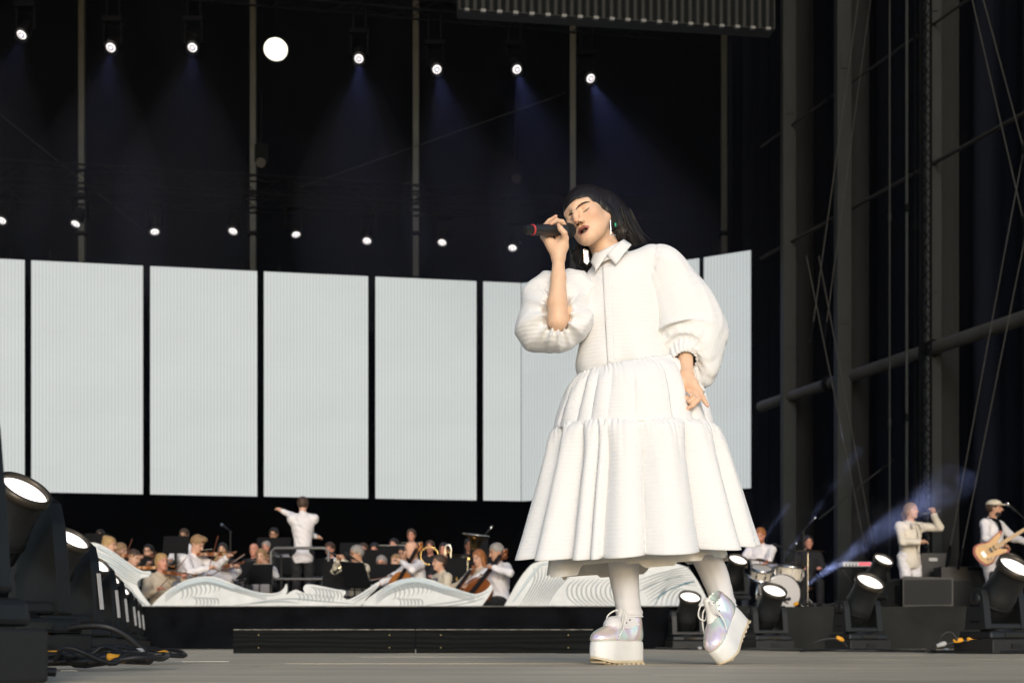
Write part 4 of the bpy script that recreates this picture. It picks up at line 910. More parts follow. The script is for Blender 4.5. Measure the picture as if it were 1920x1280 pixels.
sl_.build('sleeve', slv_mat(), singer, vx=.005, disp=pleats, dmax=.014)
# leggings
lg = MB()
for side, pts, rad in ((0, [Q(1168, 960, -.02), Q(1167, 1040, -.01), Q(1171, 1090, -.005), Q(1176, 1125, 0), Q(1179.5, 1146, 0), Q(1180, 1156, 0), Q(1180, 1154, 0)], [.062, .057, .053, .0505, .051, .049, .042]),
                       (1, [Q(1296, 960, .035), Q(1319, 1030, .06), Q(1338, 1075, .075), Q(1350, 1110, .085), Q(1356, 1132, .09), Q(1357, 1139, .092), Q(1357, 1136, .092)], [.064, .058, .0545, .050, .0495, .048, .042])):
    rr = random.Random(side+5); sp = spline(pts, 50); rd = np.interp(np.linspace(0, 1, 50), np.linspace(0, 1, len(rad)), rad)
    mb = MB(); n = 40; th = np.linspace(0, 2*math.pi, n, endpoint=False); A = np.zeros((50, n, 3))
    for i in range(50):
        t = i/49; wr = .0042*np.sin(t*40+2.2*np.sin(th+side))*max(0, t-.3)+.0025*np.sin(th*2+t*9)
        seam = .0035*np.exp(-((th-(4.35+.2*side))/.05)**2)
        R = rd[i]+wr*(i < 47)+seam
        A[i, :, 0] = sp[i][0]+np.cos(th)*R; A[i, :, 1] = sp[i][1]+np.sin(th)*R; A[i, :, 2] = sp[i][2]+(.010*np.cos(th) if side else 0)*t
    mb.grid(A, closed=True).build('legging', LEGG, singer)
# ---- platform shoes
def holo():
    m = bpy.data.materials.new('iridescent_foil'); m.use_nodes = True; b = m.node_tree.nodes['Principled BSDF']; L = m.node_tree.links
    tc = N(m, 'TexCoord'); n = N(m, 'TexNoise', Scale=9., Detail=2.); L.new(tc.outputs['Object'], n.inputs['Vector'])
    lw = N(m, 'LayerWeight', Blend=.45); ad = N(m, 'Math'); ad.operation = 'MULTIPLY_ADD'; L.new(n.outputs[0], ad.inputs[0]); ad.inputs[1].default_value = 1.9; L.new(lw.outputs['Facing'], ad.inputs[2])
    sb = N(m, 'Math'); sb.operation = 'SUBTRACT'; L.new(ad.outputs[0], sb.inputs[0]); sb.inputs[1].default_value = .75
    r = N(m, 'ValToRGB'); L.new(sb.outputs[0], r.inputs[0]); e = r.color_ramp.elements; cols = [(0, (.90, .97, .93)), (.16, (.74, .94, .90)), (.30, (.94, .95, .96)), (.44, (.86, .76, .95)), (.58, (.96, .78, .78)), (.72, (.97, .90, .76)), (.86, (.96, .97, .90)), (1, (.78, .95, .90))]
    e[0].position, e[0].color = cols[0][0], (*cols[0][1], 1); e[1].position, e[1].color = 1, (*cols[-1][1], 1)
    for p, c in cols[1:-1]: q = e.new(p); q.color = (*c, 1)
    L.new(r.outputs[0], b.inputs['Base Color']); b.inputs['Metallic'].default_value = .45; b.inputs['Roughness'].default_value = .22; b.inputs['Coat Weight'].default_value = .6
    n2 = N(m, 'TexNoise', Scale=28., Detail=2.); L.new(tc.outputs['Object'], n2.inputs['Vector']); bp = N(m, 'Bump', Strength=.35, Distance=.01); L.new(n2.outputs[0], bp.inputs['Height']); L.new(bp.outputs[0], b.inputs['Normal'])
    return m
HOLO = holo(); SOLE = mat('white_sole', (.80, .80, .78), .5, noise=.05, nscale=12); TAN = mat('tan_outsole', (.62, .53, .38), .6); LACE = mat('white_lace', (.8, .79, .76), .8)
OUT = [(0, 0), (.010, .024), (.045, .034), (.10, .034), (.15, .040), (.195, .046), (.232, .038), (.254, .018), (.258, 0)]
def shoe(M, bend=0.):
    s = bpy.data.objects.new('shoe', None); COL.objects.link(s); s.parent = singer; s.matrix_local = M
    ol = [(x, y) for x, y in OUT]+[(x, -y) for x, y in OUT[-2:0:-1]]; sp = spline(ol+[ol[0]], 64)[:-1]
    def ring(sc, z, toe=0.): return [(x*sc+.128*(1-sc), y*sc, z+toe*max(0, (x-.17)/.09)**2) for x, y in sp]
    A = np.array([ring(.93, .006, .016), ring(.985, .0075, .016), ring(1.0, .016, .014), ring(1.0, .050, .004), ring(.985, .070, 0), ring(.97, .079, 0), ring(.90, .081, 0)])
    MB().grid(A, closed=True).add(A[0].tolist(), [list(range(64))[::-1]]).add(A[-1].tolist(), [list(range(64))]).build('sole', SOLE, s)
    B = np.array([ring(.96, -.001, .018), ring(1.012, 0, .018), ring(1.012, .009, .016), ring(.99, .010, .016)])
    t = MB().grid(B, closed=True).add(B[0].tolist(), [list(range(64))[::-1]])
    for i in range(9):
        x = .02+i*.026; t.box((x, 0, -.003+.018*max(0, (x-.17)/.09)**2), (.013, .066, .006))
    t.build('outsole', TAN, s)
    u = SDF(); u.ell((.198, 0, .088), (.060, .044, .040), k=0); u.ell((.125, 0, .098), (.085, .041, .050), k=.03); u.ell((.048, 0, .108), (.050, .036, .062), k=.03)
    u.cap((.060, 0, .12), (.052, 0, .158), .039, .040, k=.02); u.box((.12, 0, .040), (.3, .2, .041), rr=.002, k=.004, op=1); u.cap((.056, 0, .150), (.046, 0, .26), .033, .036, k=.004, op=1)
    u.build('upper', HOLO, s, vx=.004, dmax=.006)
    u2 = SDF(); u2.chain([(.150, 0, .140), (.112, 0, .157), (.094, 0, .192)], [.016, .018, .016], k=.01); u2.box((.12, 0, .03), (.3, .2, .08), rr=.002, k=0, op=1)
    u2.build('tongue', LACE, s, vx=.004)
    q = MB()
    for i in range(5):
        x = .170-i*.017; z = .124+i*.0125; w = .021
        q.tube([(x, -w, z-.008), (x-.004, -w*.5, z+.008), (x-.006, 0, z+.012), (x-.010, w*.5, z+.012), (x-.015, w, z+.004)], .0034, 6)
        q.tube([(x, w, z-.008), (x-.004, w*.5, z+.010), (x-.006, 0, z+.0145), (x-.010, -w*.5, z+.013), (x-.015, -w, z+.004)], .0034, 6)
    for sgn in (-1, 1):
        q.tube(spline([(.094, 0, .182), (.112, sgn*.022, .196), (.140, sgn*.040, .172), (.132, sgn*.034, .142), (.100, sgn*.012, .172)], 16).tolist(), .003, 6)
        q.tube(spline([(.094, 0, .182), (.118, sgn*.030, .168), (.150, sgn*.050, .126), (.170, sgn*.050, .098)], 12).tolist(), .003, 6)
    q.build('laces', LACE, s)
    e = MB()
    for i in range(5):
        for sgn in (-1, 1): e.ell((.166-i*.018, sgn*(.029+.001*i), .114+i*.0115), (.003, .003, .003), 8, 5)
    e.build('eyelets', BLKM, s)
    return s
def shoe_mat(d, up, pt, loc):      # foot direction, sole-to-top direction, a point of the shoe and where it goes
    d = Vector(d).normalized(); z = Vector(up); z = (z-d*z.dot(d)).normalized(); y = z.cross(d)
    Rm = Matrix((d, y, z)).transposed(); t = Vector(loc)-Rm @ Vector(pt)
    M = Rm.to_4x4(); M.translation = t; return M
shoe(shoe_mat(fd1, (0, 0, 1), (.05, 0, 0), Vector((LA.x+.008, LA.y, .0065))))
shoe(shoe_mat(fd2, (-.55, -.35, .45), (.235, 0, .0), Vector((Q(1362, 1240, -.06).x, Q(1362, 1240, -.06).y, .006))))
for A_, d_, L_ in ((LA, fd1, .03), (RA, fd2, .05)):
    sk = SDF(); sk.cap(A_+Vector((0, 0, .06)), A_+Vector((0, 0, -.03)), .0385, .040, k=0); sk.cap(A_+Vector((0, 0, -.03)), A_+Vector((0, 0, -.03))+d_*.09, .044, .036, k=.02); sk.build('sock', LEGG, singer, vx=.005)
# earrings, rings
EAR = mat('earring_silver', (.75, .72, .72), .15, .8); GEM = mat('earring_green', (.02, .35, .20), .2)
e = MB(); a = Q(1144.5, 413, -.075)
pts = [a, Q(1145.5, 440, -.072), Q(1153.5, 441, -.066), Q(1152, 424, -.05)]
for i in range(2): e.tube([pts[i], pts[i+1]], .0022, 6)
e.build('earring', EAR, singer); MB().ell(Q(1154, 421, -.06), (.004, .003, .008), 8, 6).build('earring_bead', GEM, singer)
e = MB(); cu = [Q(1094, 467, -.03), Q(1102, 470, -.03), Q(1104, 490, -.03), Q(1101, 495, -.03), Q(1095.5, 492, -.03)]
e.tube(cu+[cu[0]], .003, 6).add([c+Vector((0, .002, 0)) for c in cu], [[4, 3, 2, 1, 0]], 0).build('earring', EAR, singer)
g = MB(); g.tube([Q(1319, 737, -.172), Q(1321, 734, -.17), Q(1316, 731, -.15)], .0022, 6); g.tube([Q(1286.5, 735.5, -.170), Q(1294, 742.5, -.186)], .0032, 6); g.build('ring', EAR, singer)
# ---- microphone
mh, mtl = Q(1067, 432, -.105), Q(986, 430.5, -.235); mc = thing('microphone', SO+mh, 'black handheld wireless microphone with a red ring, in the singer\'s hand at her mouth', 'microphone')
M = axm((0, 0, 0), mtl-mh); ln = (mtl-mh).length
GRI = mat('mic_mesh', (.02, .02, .022), .5, .6, bump=.6, bscale=700); MICB = mat('mic_body', (.02, .02, .021), .38)
MB().lathe([(0, -.027), (.010, -.0255), (.018, -.020), (.0245, -.010), (.026, 0), (.0255, .012), (.0235, .024)], M, 28).build('grille', GRI, mc)
MB().lathe([(.0262, .0), (.0268, .002), (.0268, .005), (.0262, .007)], M, 28).build('grille_band', BLKM, mc)
MB().lathe([(.0235, .024), (.0235, .034), (.021, .040), (.0205, .09), (.0195, ln-.045), (.0195, ln-.034)], M, 28).build('handle', MICB, mc)
MB().lathe([(.0190, ln-.034), (.0197, ln-.0325), (.0197, ln-.0295), (.0185, ln-.028)], M, 28).build('red_ring', mat('mic_red', (.55, .05, .06), .5), mc)
MB().lathe([(.0170, ln-.028), (.0170, ln-.006), (.0155, ln+.004), (.009, ln+.006), (0, ln+.006)], M, 10, sm=False).build('antenna_cap', BLK, mc)
# ================================================================= people of the orchestra and band
HC = {'blond': (.42, .27, .11), 'brown': (.055, .030, .016), 'dark': (.012, .009, .008), 'grey': (.28, .26, .24), 'ginger': (.30, .11, .03), 'light': (.28, .17, .08)}
HAIRM = {k: mat('hair_'+k, v, .55, noise=.35, nscale=45, stretch=(3, 3, .6), bump=.4, bscale=90) for k, v in HC.items()}
SK = [mat('skin_fair', (.62, .36, .25), .55, noise=.06, nscale=20), mat('skin_tan', (.50, .27, .17), .55, noise=.06, nscale=20), mat('skin_ruddy', (.58, .27, .19), .55, noise=.08, nscale=20), mat('skin_deep', (.16, .08, .05), .55)]
CL = {'white': mat('shirt_white', (.74, .72, .74), .8, bump=.35, bscale=16, noise=.03), 'cream': mat('knit_cream', (.60, .54, .43), .9, bump=.4, bscale=40, noise=.05), 'beige': mat('blouse_beige', (.52, .44, .33), .9, bump=.3, bscale=18),
      'black': mat('cloth_black', (.010, .010, .012), .85, bump=.2, bscale=16), 'grey': mat('cloth_grey', (.11, .12, .14), .9, bump=.2, bscale=20), 'denim': mat('jacket_white', (.68, .63, .54), .85, bump=.35, bscale=14)}
EYE = mat('eye_dark', (.02, .014, .012), .4); MTH = mat('lip_rose', (.36, .13, .11), .5); SHOE = mat('shoe_black', (.012, .011, .01), .4)
Rz = lambda psi: Matrix.Rotation(-R_(psi), 3, 'Z')
def person(u, v, Y, psi, label, cat, hair='brown', style='short', skin=0, top='white', legs='black', seat=True, hands=None, nod=0, tilt=0, yawh=0, group=None, glasses=False, beard=None, lean=0., open_top=False, vx=.0135, height=None, cap=None, hs=1.0, grip=None, shift=(0, 0), floor=None):
    """head centre at photo pixel (u, v) and distance Y; psi turns the body (0 faces the camera, 90 faces picture left)"""
    hc = P(u, v, Y); gz = OZ; gz = floor if floor is not None else FZ(Y) if u < 1000 else OZ; root = Vector((hc.x, hc.y, gz)); t = thing('person', root, label, cat, group)
    B = Rz(psi); hc = Vector((0, 0, hc.z-gz)); hh = hc.z
    W = lambda x, f, z: B @ Vector((x, -f, 0))+Vector((0, 0, z))       # body frame: x to its left-of-picture side, f forward, z up
    sc = hs
    ln = lean
    neck = W(0, -.045-ln*.1, hh-.165*sc); sh = hh-.235*sc; ch = W(0, -.04-ln*.25, hh-.36*sc)
    hip = W(shift[0], -.06-ln, hh-.70*sc if seat else min(.50*(hh+.1)+.02, hh-.66*sc))
    shp = {s: W(s*.175*sc, -.045-ln*.12, sh) for s in (-1, 1)}
    if hands is None: hands = ((.16, .26, -.48), (-.16, .26, -.48))      # left-of-picture hand, right: x, forward, z below head
    el, wr = {}, {}
    for s, h in zip((1, -1), hands):
        w_ = W(h[0], h[1], hh+h[2]); a = shp[s]; d = w_-a; L1, L2 = .29*sc, .25*sc; D = min(d.length, L1+L2-.01); dn = d.normalized()
        if d.length > D: w_ = a+dn*D
        x = (L1*L1-L2*L2+D*D)/(2*D); r = math.sqrt(max(0, L1*L1-x*x)); pole = h[3] if len(h) > 3 else (s*.5, -.35, -.8)
        pl = W(*pole[:2], 0)+Vector((0, 0, pole[2])); pl = (pl-dn*pl.dot(dn)).normalized(); el[s] = a+dn*x+pl*r; wr[s] = w_
    b = SDF(); hd_ = SDF()
    hd_.ell((0, .010, .026), (.072, .092, .084), k=0); hd_.ell((0, -.028, -.035), (.058, .060, .078), k=.03); hd_.ell((0, -.060, -.094), (.024, .028, .022), k=.03)
    hd_.cap((0, -.088, .008), (0, -.108, -.034), .009, .013, k=.012)
    for s in (-1, 1): hd_.ell((s*.073, .008, -.012), (.010, .018, .028), k=.008); hd_.ell((s*.031, -.094, .0), (.018, .010, .012), k=.01, op=1)
    Rh_ = B @ rot3(R_(yawh), -R_(nod), R_(tilt)); hd_.xf(Rh_, hc, sc*1.02); b.p = list(hd_.p)
    b.cap(hc+Rh_ @ Vector((0, .02, -.06)), neck+Vector((0, 0, -.04)), .052*sc, .060*sc, k=.03)
    b.cap(shp[-1], shp[1], .055*sc, k=.06); b.ell(ch, (.15*sc, .105*sc, .19*sc), R=np.array(B), k=.06); b.ell(hip, (.155*sc, .115*sc, .13*sc), R=np.array(B), k=.06); b.cap(ch, hip, .11*sc, .12*sc, k=.06)
    for s in (-1, 1):
        b.chain([shp[s], el[s], wr[s]], [.045*sc, .038*sc, .026*sc], k=.02)
        d = (wr[s]-el[s]).normalized(); side = d.cross(Vector((0, 0, 1))); side = side.normalized() if side.length > .1 else Vector((1, 0, 0)); q = wr[s]+d*.055
        b.cap(wr[s], q, .026*sc, .033*sc, k=.012)
        cu = (d*.5+W(0, .5, 0)*.0+Vector((0, 0, -.6)) if grip is None else d*.3+Vector(grip)).normalized()
        for k in (-1.5, -.5, .5, 1.5):
            m_ = q+side*k*.019+d*.035; b.chain([q+side*k*.017, m_, m_+cu*.035], [.012, .0105, .009], k=.006)
        b.chain([wr[s]+d*.02, wr[s]+d*.045+side*(-s)*.04, wr[s]+d*.085+side*(-s)*.045], [.013, .012, .009], k=.008)
    kn, an = {}, {}
    for s in (-1, 1):
        if seat: kn[s] = W(s*.14, .38-ln, hip.z-.03); an[s] = W(s*.15, .36-ln, .09); 
        else: kn[s] = W(s*.10, .01, hip.z*.52); an[s] = W(s*.12, -.04, .09)
        h0 = hip+W(s*.09, 0, 0)
        b.chain([h0, kn[s], an[s]], [.080*sc, .058*sc, .040*sc], k=.03); b.cap(an[s], an[s]+W(0, .15, -.05), .042, .034, k=.02)
    b.build('body', SK[skin], t, vx=vx, dmax=.004)
    c = SDF(); c.cap(shp[-1], shp[1], .072*sc, k=.06); c.ell(ch, (.172*sc, .130*sc, .21*sc), R=np.array(B), k=.07)
    hem = hip+Vector((0, 0, -.02 if seat else -.10)); c.cap(ch, hem, .135*sc, .150*sc, k=.08); c.ell(hem+Vector((0, 0, .03)), ((.185 if seat else .166)*sc, (.145 if seat else .128)*sc, .12*sc), R=np.array(B), k=.06); c.cap(neck, neck+Vector((0, 0, .01)), .066*sc, .062*sc, k=.02)
    for s in (-1, 1):
        cf_ = el[s].lerp(wr[s], .92 if top != 'tee' else .05); c.chain([shp[s], el[s]], [.072*sc, .058*sc], k=.03)
        if top != 'tee': c.cap(el[s], cf_, .060*sc, .045*sc, k=.02)
    c.box(hem+Vector((0, 0, -.32)), (.6, .6, .25), rr=.01, k=.01, op=1)
    ph = (u*.37) % 6
    wr_ = lambda X: .006*np.sin(X[:, 0]*31+X[:, 2]*47+ph)*np.sin(X[:, 1]*37+X[:, 2]*23)+.005*np.abs(np.sin(X[:, 2]*21+X[:, 0]*26+2*np.sin(X[:, 1]*15)+ph))-.003
    c.build('shirt', CL['white' if top == 'tee' else top], t, vx=vx+.002, disp=wr_, dmax=.012)
    if open_top:
        q = SDF(); q.ell(ch, (.176*sc, .136*sc, .20*sc), R=np.array(B), k=0); q.cap(ch, hem, .137*sc, .148*sc, k=.08); q.box(ch+W(0, -.12, 0), (.25, .17, .5), R=np.array(B), k=0, op=1); q.box(hem+Vector((0, 0, -.2)), (.6, .6, .2), rr=.01, k=0, op=1); q.build('vest', CL['grey'], t, vx=vx+.002)
    l = SDF()
    l.ell(hip, (.170*sc, .135*sc, .13*sc), R=np.array(B), k=0)
    for s in (-1, 1): l.chain([hip+W(s*.09, 0, 0), kn[s], an[s]+Vector((0, 0, .01))], [.098*sc, .074*sc, .062*sc], k=.02)
    l.build('trousers', CL[legs], t, vx=vx+.003, disp=wr_, dmax=.012)
    fo = MB()
    for s in (-1, 1): fo.ell(an[s]+W(0, .07, -.045), (.048, .13, .042), 10, 6, rot=B)
    fo.build('shoes', SHOE if legs == 'black' else WHITE, t)
    # hair
    HL_ = lambda x, y, z: hc+Rh_ @ (Vector((x, y, z))*sc*1.02)
    if style != 'bald':
        h_ = SDF(); h_.ell((0, .018, .036), (.083, .103, .088), k=0)
        if style in ('long', 'pony', 'bun'): h_.ell((0, .040, -.015), (.082, .076, .085), k=.03)
        else: h_.ell((0, .045, .0), (.080, .070, .070), k=.03)
        h_.ell((0, -.07, -.058), (.069, .125, .113), k=.01, op=1)
        if style == 'quiff': h_.ell((.01, -.055, .105), (.055, .050, .035), k=.03)
        if style == 'bun': h_.ell((0, .085, .085), (.045, .042, .042), k=.015)
        h_.xf(Rh_, hc, sc*1.02)
        if style == 'long':
            for s in (-1, 1): h_.cap(HL_(s*.07, .02, -.02), HL_(s*.085, .01, -.20), .030, .026, k=.03)
            h_.cap(HL_(0, .07, -.03), HL_(0, .08, -.22), .07, .06, k=.04)
        if style == 'pony': h_.chain([HL_(0, .10, .03), HL_(.01, .15, -.03), HL_(.01, .14, -.16)], [.028, .032, .014], k=.02)
        st_ = lambda X: .005*np.sin(X[:, 0]*130+X[:, 2]*60+ph)*np.sin(X[:, 1]*120+ph)
        h_.build('hair', HAIRM[hair], t, vx=.011, disp=st_, dmax=.008)
    if beard:
        q = SDF(); q.ell((0, -.045, -.078), (.058, .052, .044), k=0); q.ell((0, -.06, -.030), (.08, .07, .035), k=.01, op=1); q.ell((0, -.095, -.068), (.022, .02, .008), k=.004, op=1); q.xf(Rh_, hc, sc*1.02); q.build('beard', HAIRM[beard], t, vx=.010)
    f = MB()
    for s in (-1, 1):
        f.ell(HL_(s*.031, -.0835, .000), (.0135, .008, .0055), 8, 5, rot=Rh_); f.tube([HL_(s*.014, -.090, .020), HL_(s*.032, -.089, .025), HL_(s*.050, -.074, .018)], .0045, 5)
    f.build('brows_and_eyes', EYE, t); MB().ell(HL_(0, -.084, -.066), (.023, .010, .007), 10, 5, rot=Rh_).build('mouth', MTH, t)
    if glasses:
        g = MB()
        for s in (-1, 1): g.tube([HL_(s*.033+.024*math.cos(a), -.100, .0+.019*math.sin(a)) for a in np.linspace(0, 2*math.pi, 13)], .0032, 5); g.tube([HL_(s*.057, -.098, .004), HL_(s*.078, -.02, .006)], .003, 5)
        g.tube([HL_(-.010, -.103, .004), HL_(.010, -.103, .004)], .003, 5); g.build('glasses', EYE, t)
    if cap:
        q = SDF(); q.ell((0, .015, .060), (.088, .108, .062), k=0); q.ell((0, -.10, .045), (.066, .060, .012), k=.02); q.box((0, 0, -.03), (.3, .3, .065), rr=.005, k=.008, op=1); q.xf(Rh_, hc, sc*1.02); q.build('flat_cap', CL[cap], t, vx=.010)
    t['_'] = 0; del t['_']
    return dict(t=t, root=root, W=lambda x, f, z: root+W(x, f, hh+z), H=lambda s: root+wr[s], B=B, hh=hh, HL=lambda *a: root+HL_(*a))
WOOD = mat('varnished_wood', (.20, .060, .014), .28, noise=.4, nscale=7, stretch=(1, 1, .3), coat=.5); WOODL = mat('orange_varnish', (.36, .13, .028), .3, noise=.3, nscale=7, coat=.5); EBON = mat('ebony', (.012, .010, .009), .35)
BRASS = mat('brass', (.78, .55, .22), .22, 1.); SILV = mat('silver_plate', (.75, .74, .70), .2, 1.); STR = mat('string_steel', (.6, .6, .6), .3, 1.); BOWM = mat('bow_stick', (.16, .05, .02), .4)
def fiddle_outline(L, w, n=48):    # body outline, length L, full width w; returns x, z points
    c = [(0, 0), (.36, .03), (.49, .16), (.47, .30), (.33, .40), (.28, .50), (.33, .60), (.40, .70), (.41, .84), (.30, .96), (.10, 1.)]
    pts = [(x*w, z*L) for x, z in c]; pts = pts+[(-x, z) for x, z in pts[::-1][0:-1]]
    return [tuple(q) for q in spline(pts+[pts[0]], n)[:-1]]
def fiddle(name, base, tip, face, L, w, d, m, label, cat, group, scroll=True):
    """bowed string instrument: base of the body, direction to the scroll and the side its top faces"""
    z = (Vector(tip)-Vector(base)).normalized(); y = -Vector(face); y = (y-z*y.dot(z)).normalized(); x = y.cross(z)
    M = Matrix(((x.x, y.x, z.x, 0), (x.y, y.y, z.y, 0), (x.z, y.z, z.z, 0), (0, 0, 0, 1))); t = thing(name, base, label, cat, group)
    MB().prism(fiddle_outline(L, w), -d/2, d/2, M).build('body', m, t, bevel=d*.12)
    N_ = L*.88
    MB().box((0, -d/2-.004*L/.36, L*1.02+N_*.24), (w*.115, d*.22, N_*.62), M=M).build('neck', m, t); MB().box((0, -d/2-.012*L/.36, L*.92+N_*.13), (w*.14, d*.10, L*.98), M=M).build('fingerboard', EBON, t)
    s_ = MB(); top = L*1.02+N_*.55; s_.tube([M @ Vector((0, -d*.35, top)), M @ Vector((0, -d*.2, top+L*.13)), M @ Vector((0, -d*.55, top+L*.17)), M @ Vector((0, -d*.75, top+L*.12)), M @ Vector((0, -d*.5, top+L*.10))], [w*.06, w*.055, w*.06, w*.055, w*.04], 8)
    for k in (-1, 1):
        for q in (.03, .075): s_.tube([M @ Vector((0, -d*.3, top+L*q)), M @ Vector((k*w*.16, -d*.3, top+L*q))], w*.018, 5)
    s_.build('scroll', m, t)
    MB().box((0, -d/2-.02*L/.36, L*.42), (w*.22, d*.08, d*.55), M=M).build('bridge', WOODL, t); MB().box((0, -d/2-.014*L/.36, L*.2), (w*.16, d*.12, L*.28), M=M, top=(1.4, 1)).build('tailpiece', EBON, t)
    f = MB()
    for k in (-1, 1): f.tube([M @ Vector((k*w*.17, -d/2-.001, L*.33)), M @ Vector((k*w*.20, -d/2-.001, L*.42)), M @ Vector((k*w*.15, -d/2-.001, L*.51))], w*.018, 5)
    f.build('sound_holes', EBON, t)
    if L > .6: MB().tube([M @ Vector((0, 0, 0)), M @ Vector((0, 0, -L*.35))], .008, 6).build('endpin', CHROME, t)
    return t
def bow(a, b, label):
    a, b = Vector(a), Vector(b); t = thing('bow', a, label, 'bow', 'bows of the string players'); d = b-a
    MB().tube([(0, 0, 0), d*.5+Vector((0, 0, -.012)), d], .006, 6).build('stick', BOWM, t); MB().box(d*.04, (.05, .012, .025)).build('frog', EBON, t); MB().tube([Vector((0, 0, -.018)), d+Vector((0, 0, -.012))], .004, 4).build('hair', WLAB, t); return t
def violin(p, label, skinny=0, flip=1, tip=None, bowdir=None, m=WOOD):
    base = p['HL'](.03*flip, -.065, -.135); tip = tip or p['H'](1 if flip > 0 else -1)+Vector((0, 0, .05))
    fiddle('violin', base, tip, (tip-base).cross(Vector((0, 0, 1))).cross(tip-base), .355, .205, .042, m, label, 'violin', 'violins and violas')
    o = p['H'](-1 if flip > 0 else 1); mid = Vector(base).lerp(Vector(tip), .55)+Vector((0, 0, .06)); d = (mid-o).normalized(); bow(o-d*.03, o+d*.68, 'bow drawn across the '+label)
# ---- stands, chairs
def stand(u, v, Y, label, rz=0., tilt=18, sheet=True, w_=.45, h=.31, m=None):
    p = P(u, v, Y); t = thing('music_stand', (p.x, Y, FZ(Y)), label, 'music stand', 'black music stands of the orchestra', rz); z = p.z-FZ(Y)
    q = (R_(-tilt), 0, 0); dk = MB().box((0, 0, z), (w_, .012, h), rot=q).box((0, -.035, z-h/2), (w_, .07, .012)).build('desk', mat('stand_black', (.0035, .0035, .004), .7, spec=.15), t)
    MB().tube([(0, 0, .05), (0, .03, z-.05)], .012, 8).build('post', BLKM, t)
    for k in range(3):
        a = k*2.09+.5; MB().tube([(0, 0, .28), (.28*math.cos(a), .28*math.sin(a), .01)], .009, 6).build('leg', BLKM, t)
    if sheet:
        s_ = MB()
        for k in (-1, 1): s_.box((k*w_*.22, .012, z+.012), (w_*.42, .004, h*.96), rot=q)
        s_.build('sheet', mat('sheet_paper', (.62, .60, .54), .8), t)
    return t
def chair(u, v, Y, psi, label, m=None, cloth=False):
    p = P(u, v, Y); t = thing('chair', (p.x, Y, FZ(Y)), label, 'chair', 'black chairs of the players', -R_(psi)); m = m or BLK
    MB().box((0, 0, .45), (.42, .42, .05)).build('seat', m, t, bevel=.012)
    MB().box((0, .20, .74), (.42, .035, .34), rot=(R_(-8), 0, 0)).build('backrest', m, t, bevel=.012)
    for x in (-.19, .19):
        for y in (-.19, .19): MB().tube([(x, y, 0), (x*.95, y*.95, .44)], .012, 6).build('leg', BLKM, t)
    for x in (-.16, .16): MB().tube([(x, .19, .44), (x, .22, .8)], .011, 6).build('back_post', BLKM, t)
    if cloth:
        q = SDF(); q.box((0, .215, .70), (.235, .040, .22), rr=.03, k=0); q.cap((-.2, .25, .86), (.2, .25, .86), .045, k=.03); q.build('jacket', CL['grey'], t, vx=.014, disp=lambda X: .008*np.sin(X[:, 0]*40+X[:, 2]*20))
    return t
GO = 'orchestra players'
# conductor, seen from behind on a podium with a rail
c = person(568, 945, 20.5, 172, 'conductor in white shirt and black trousers, seen from behind, one arm flung out', 'conductor', 'brown', 'short', 0, 'white', 'black', False, hands=((-.20, .16, -.50), (.62, .10, -.03, (.2, -.2, -1))), vx=.011, yawh=8, nod=6, floor=.60)
hp_ = P(560, 1128, 20.5)
t = thing('podium', (hp_.x, 20.5, 0), 'black conductor podium with a grey tube rail behind the conductor', 'podium'); 
MB().box((0, 0, .30), (1.15, 1.1, .60)).build('base', BLKM, t, bevel=.01)
RAIL = mat('rail_grey', (.14, .14, .135), .45, .5)
xl, xr, zt, zb_ = P(508, 0, 20).x-hp_.x, P(616, 0, 20).x-hp_.x, P(0, 1027, 20).z, P(0, 1085, 20).z
MB().tube([(xl, -.5, .2), (xl, -.5, zt-.06), (xl+.06, -.5, zt), (xr-.06, -.5, zt), (xr, -.5, zt-.06), (xr, -.5, .2)], .024, 8).build('rail', RAIL, t); MB().tube([(xl, -.5, zb_), (xr, -.5, zb_)], .020, 8).build('lower_rail', RAIL, t)
for x in (xl, xr): MB().tube([(x, -.5, zt-.06), (x*1.02, .4, zt-.05), (x, .45, .2)], .02, 6).build('side_rail', RAIL, t)
# strings on the left
leader = person(371, 1019, 18, -62, 'blond violinist in a white jacket bent over his violin in front of the others', 'violinist', 'light', 'quiff', 0, 'white', 'black', True, hands=((.12, .42, -.20, (.2, .1, -1)), (-.16, .34, -.36, (-.6, -.2, -.6))), nod=32, lean=.22, vx=.011, group=GO)
violin(leader, 'brown violin held low by the blond leader')
chair(352, 1100, 18.1, -62, 'black chair under the blond violin leader')
p = person(206, 1021, 18.6, -75, 'blond woman with a hair bun facing right, behind the tall wave', 'violinist', 'blond', 'bun', 0, 'beige', group=GO, hands=((.1, .40, -.22), (-.2, .3, -.35)), nod=10); violin(p, 'violin of the blond woman behind the tall wave')
p = person(227, 1032, 19.3, -70, 'brown haired player facing right between the bun and the tall wave', 'violinist', 'light', 'short', 0, 'black', group=GO, hands=((.1, .40, -.22), (-.2, .3, -.35)), nod=10)
p = person(251, 1045, 18.6, -66, 'brown haired violinist with head low on the chin rest beside the tall wave', 'violinist', 'brown', 'short', 0, 'black', group=GO, hands=((.12, .42, -.20), (-.2, .34, -.34)), nod=14, tilt=-8); violin(p, 'violin of the brown haired player beside the tall wave', m=WOODL)
p = person(278, 1033, 22.3, 8, 'dark haired player with glasses in black at the back, left of the grey draped chair', 'player', 'dark', 'short', 0, 'black', group=GO, glasses=True)
p = person(304, 1053, 17.8, -42, 'blond woman in a beige blouse, back against the grey draped chair', 'violinist', 'blond', 'bun', 2, 'beige', 'beige', group=GO, hands=((.12, .40, -.24), (-.22, .3, -.40))); violin(p, 'violin of the woman in the beige blouse')
chair(318, 1100, 17.55, 110, 'black chair with a grey jacket hung over its back', cloth=True)
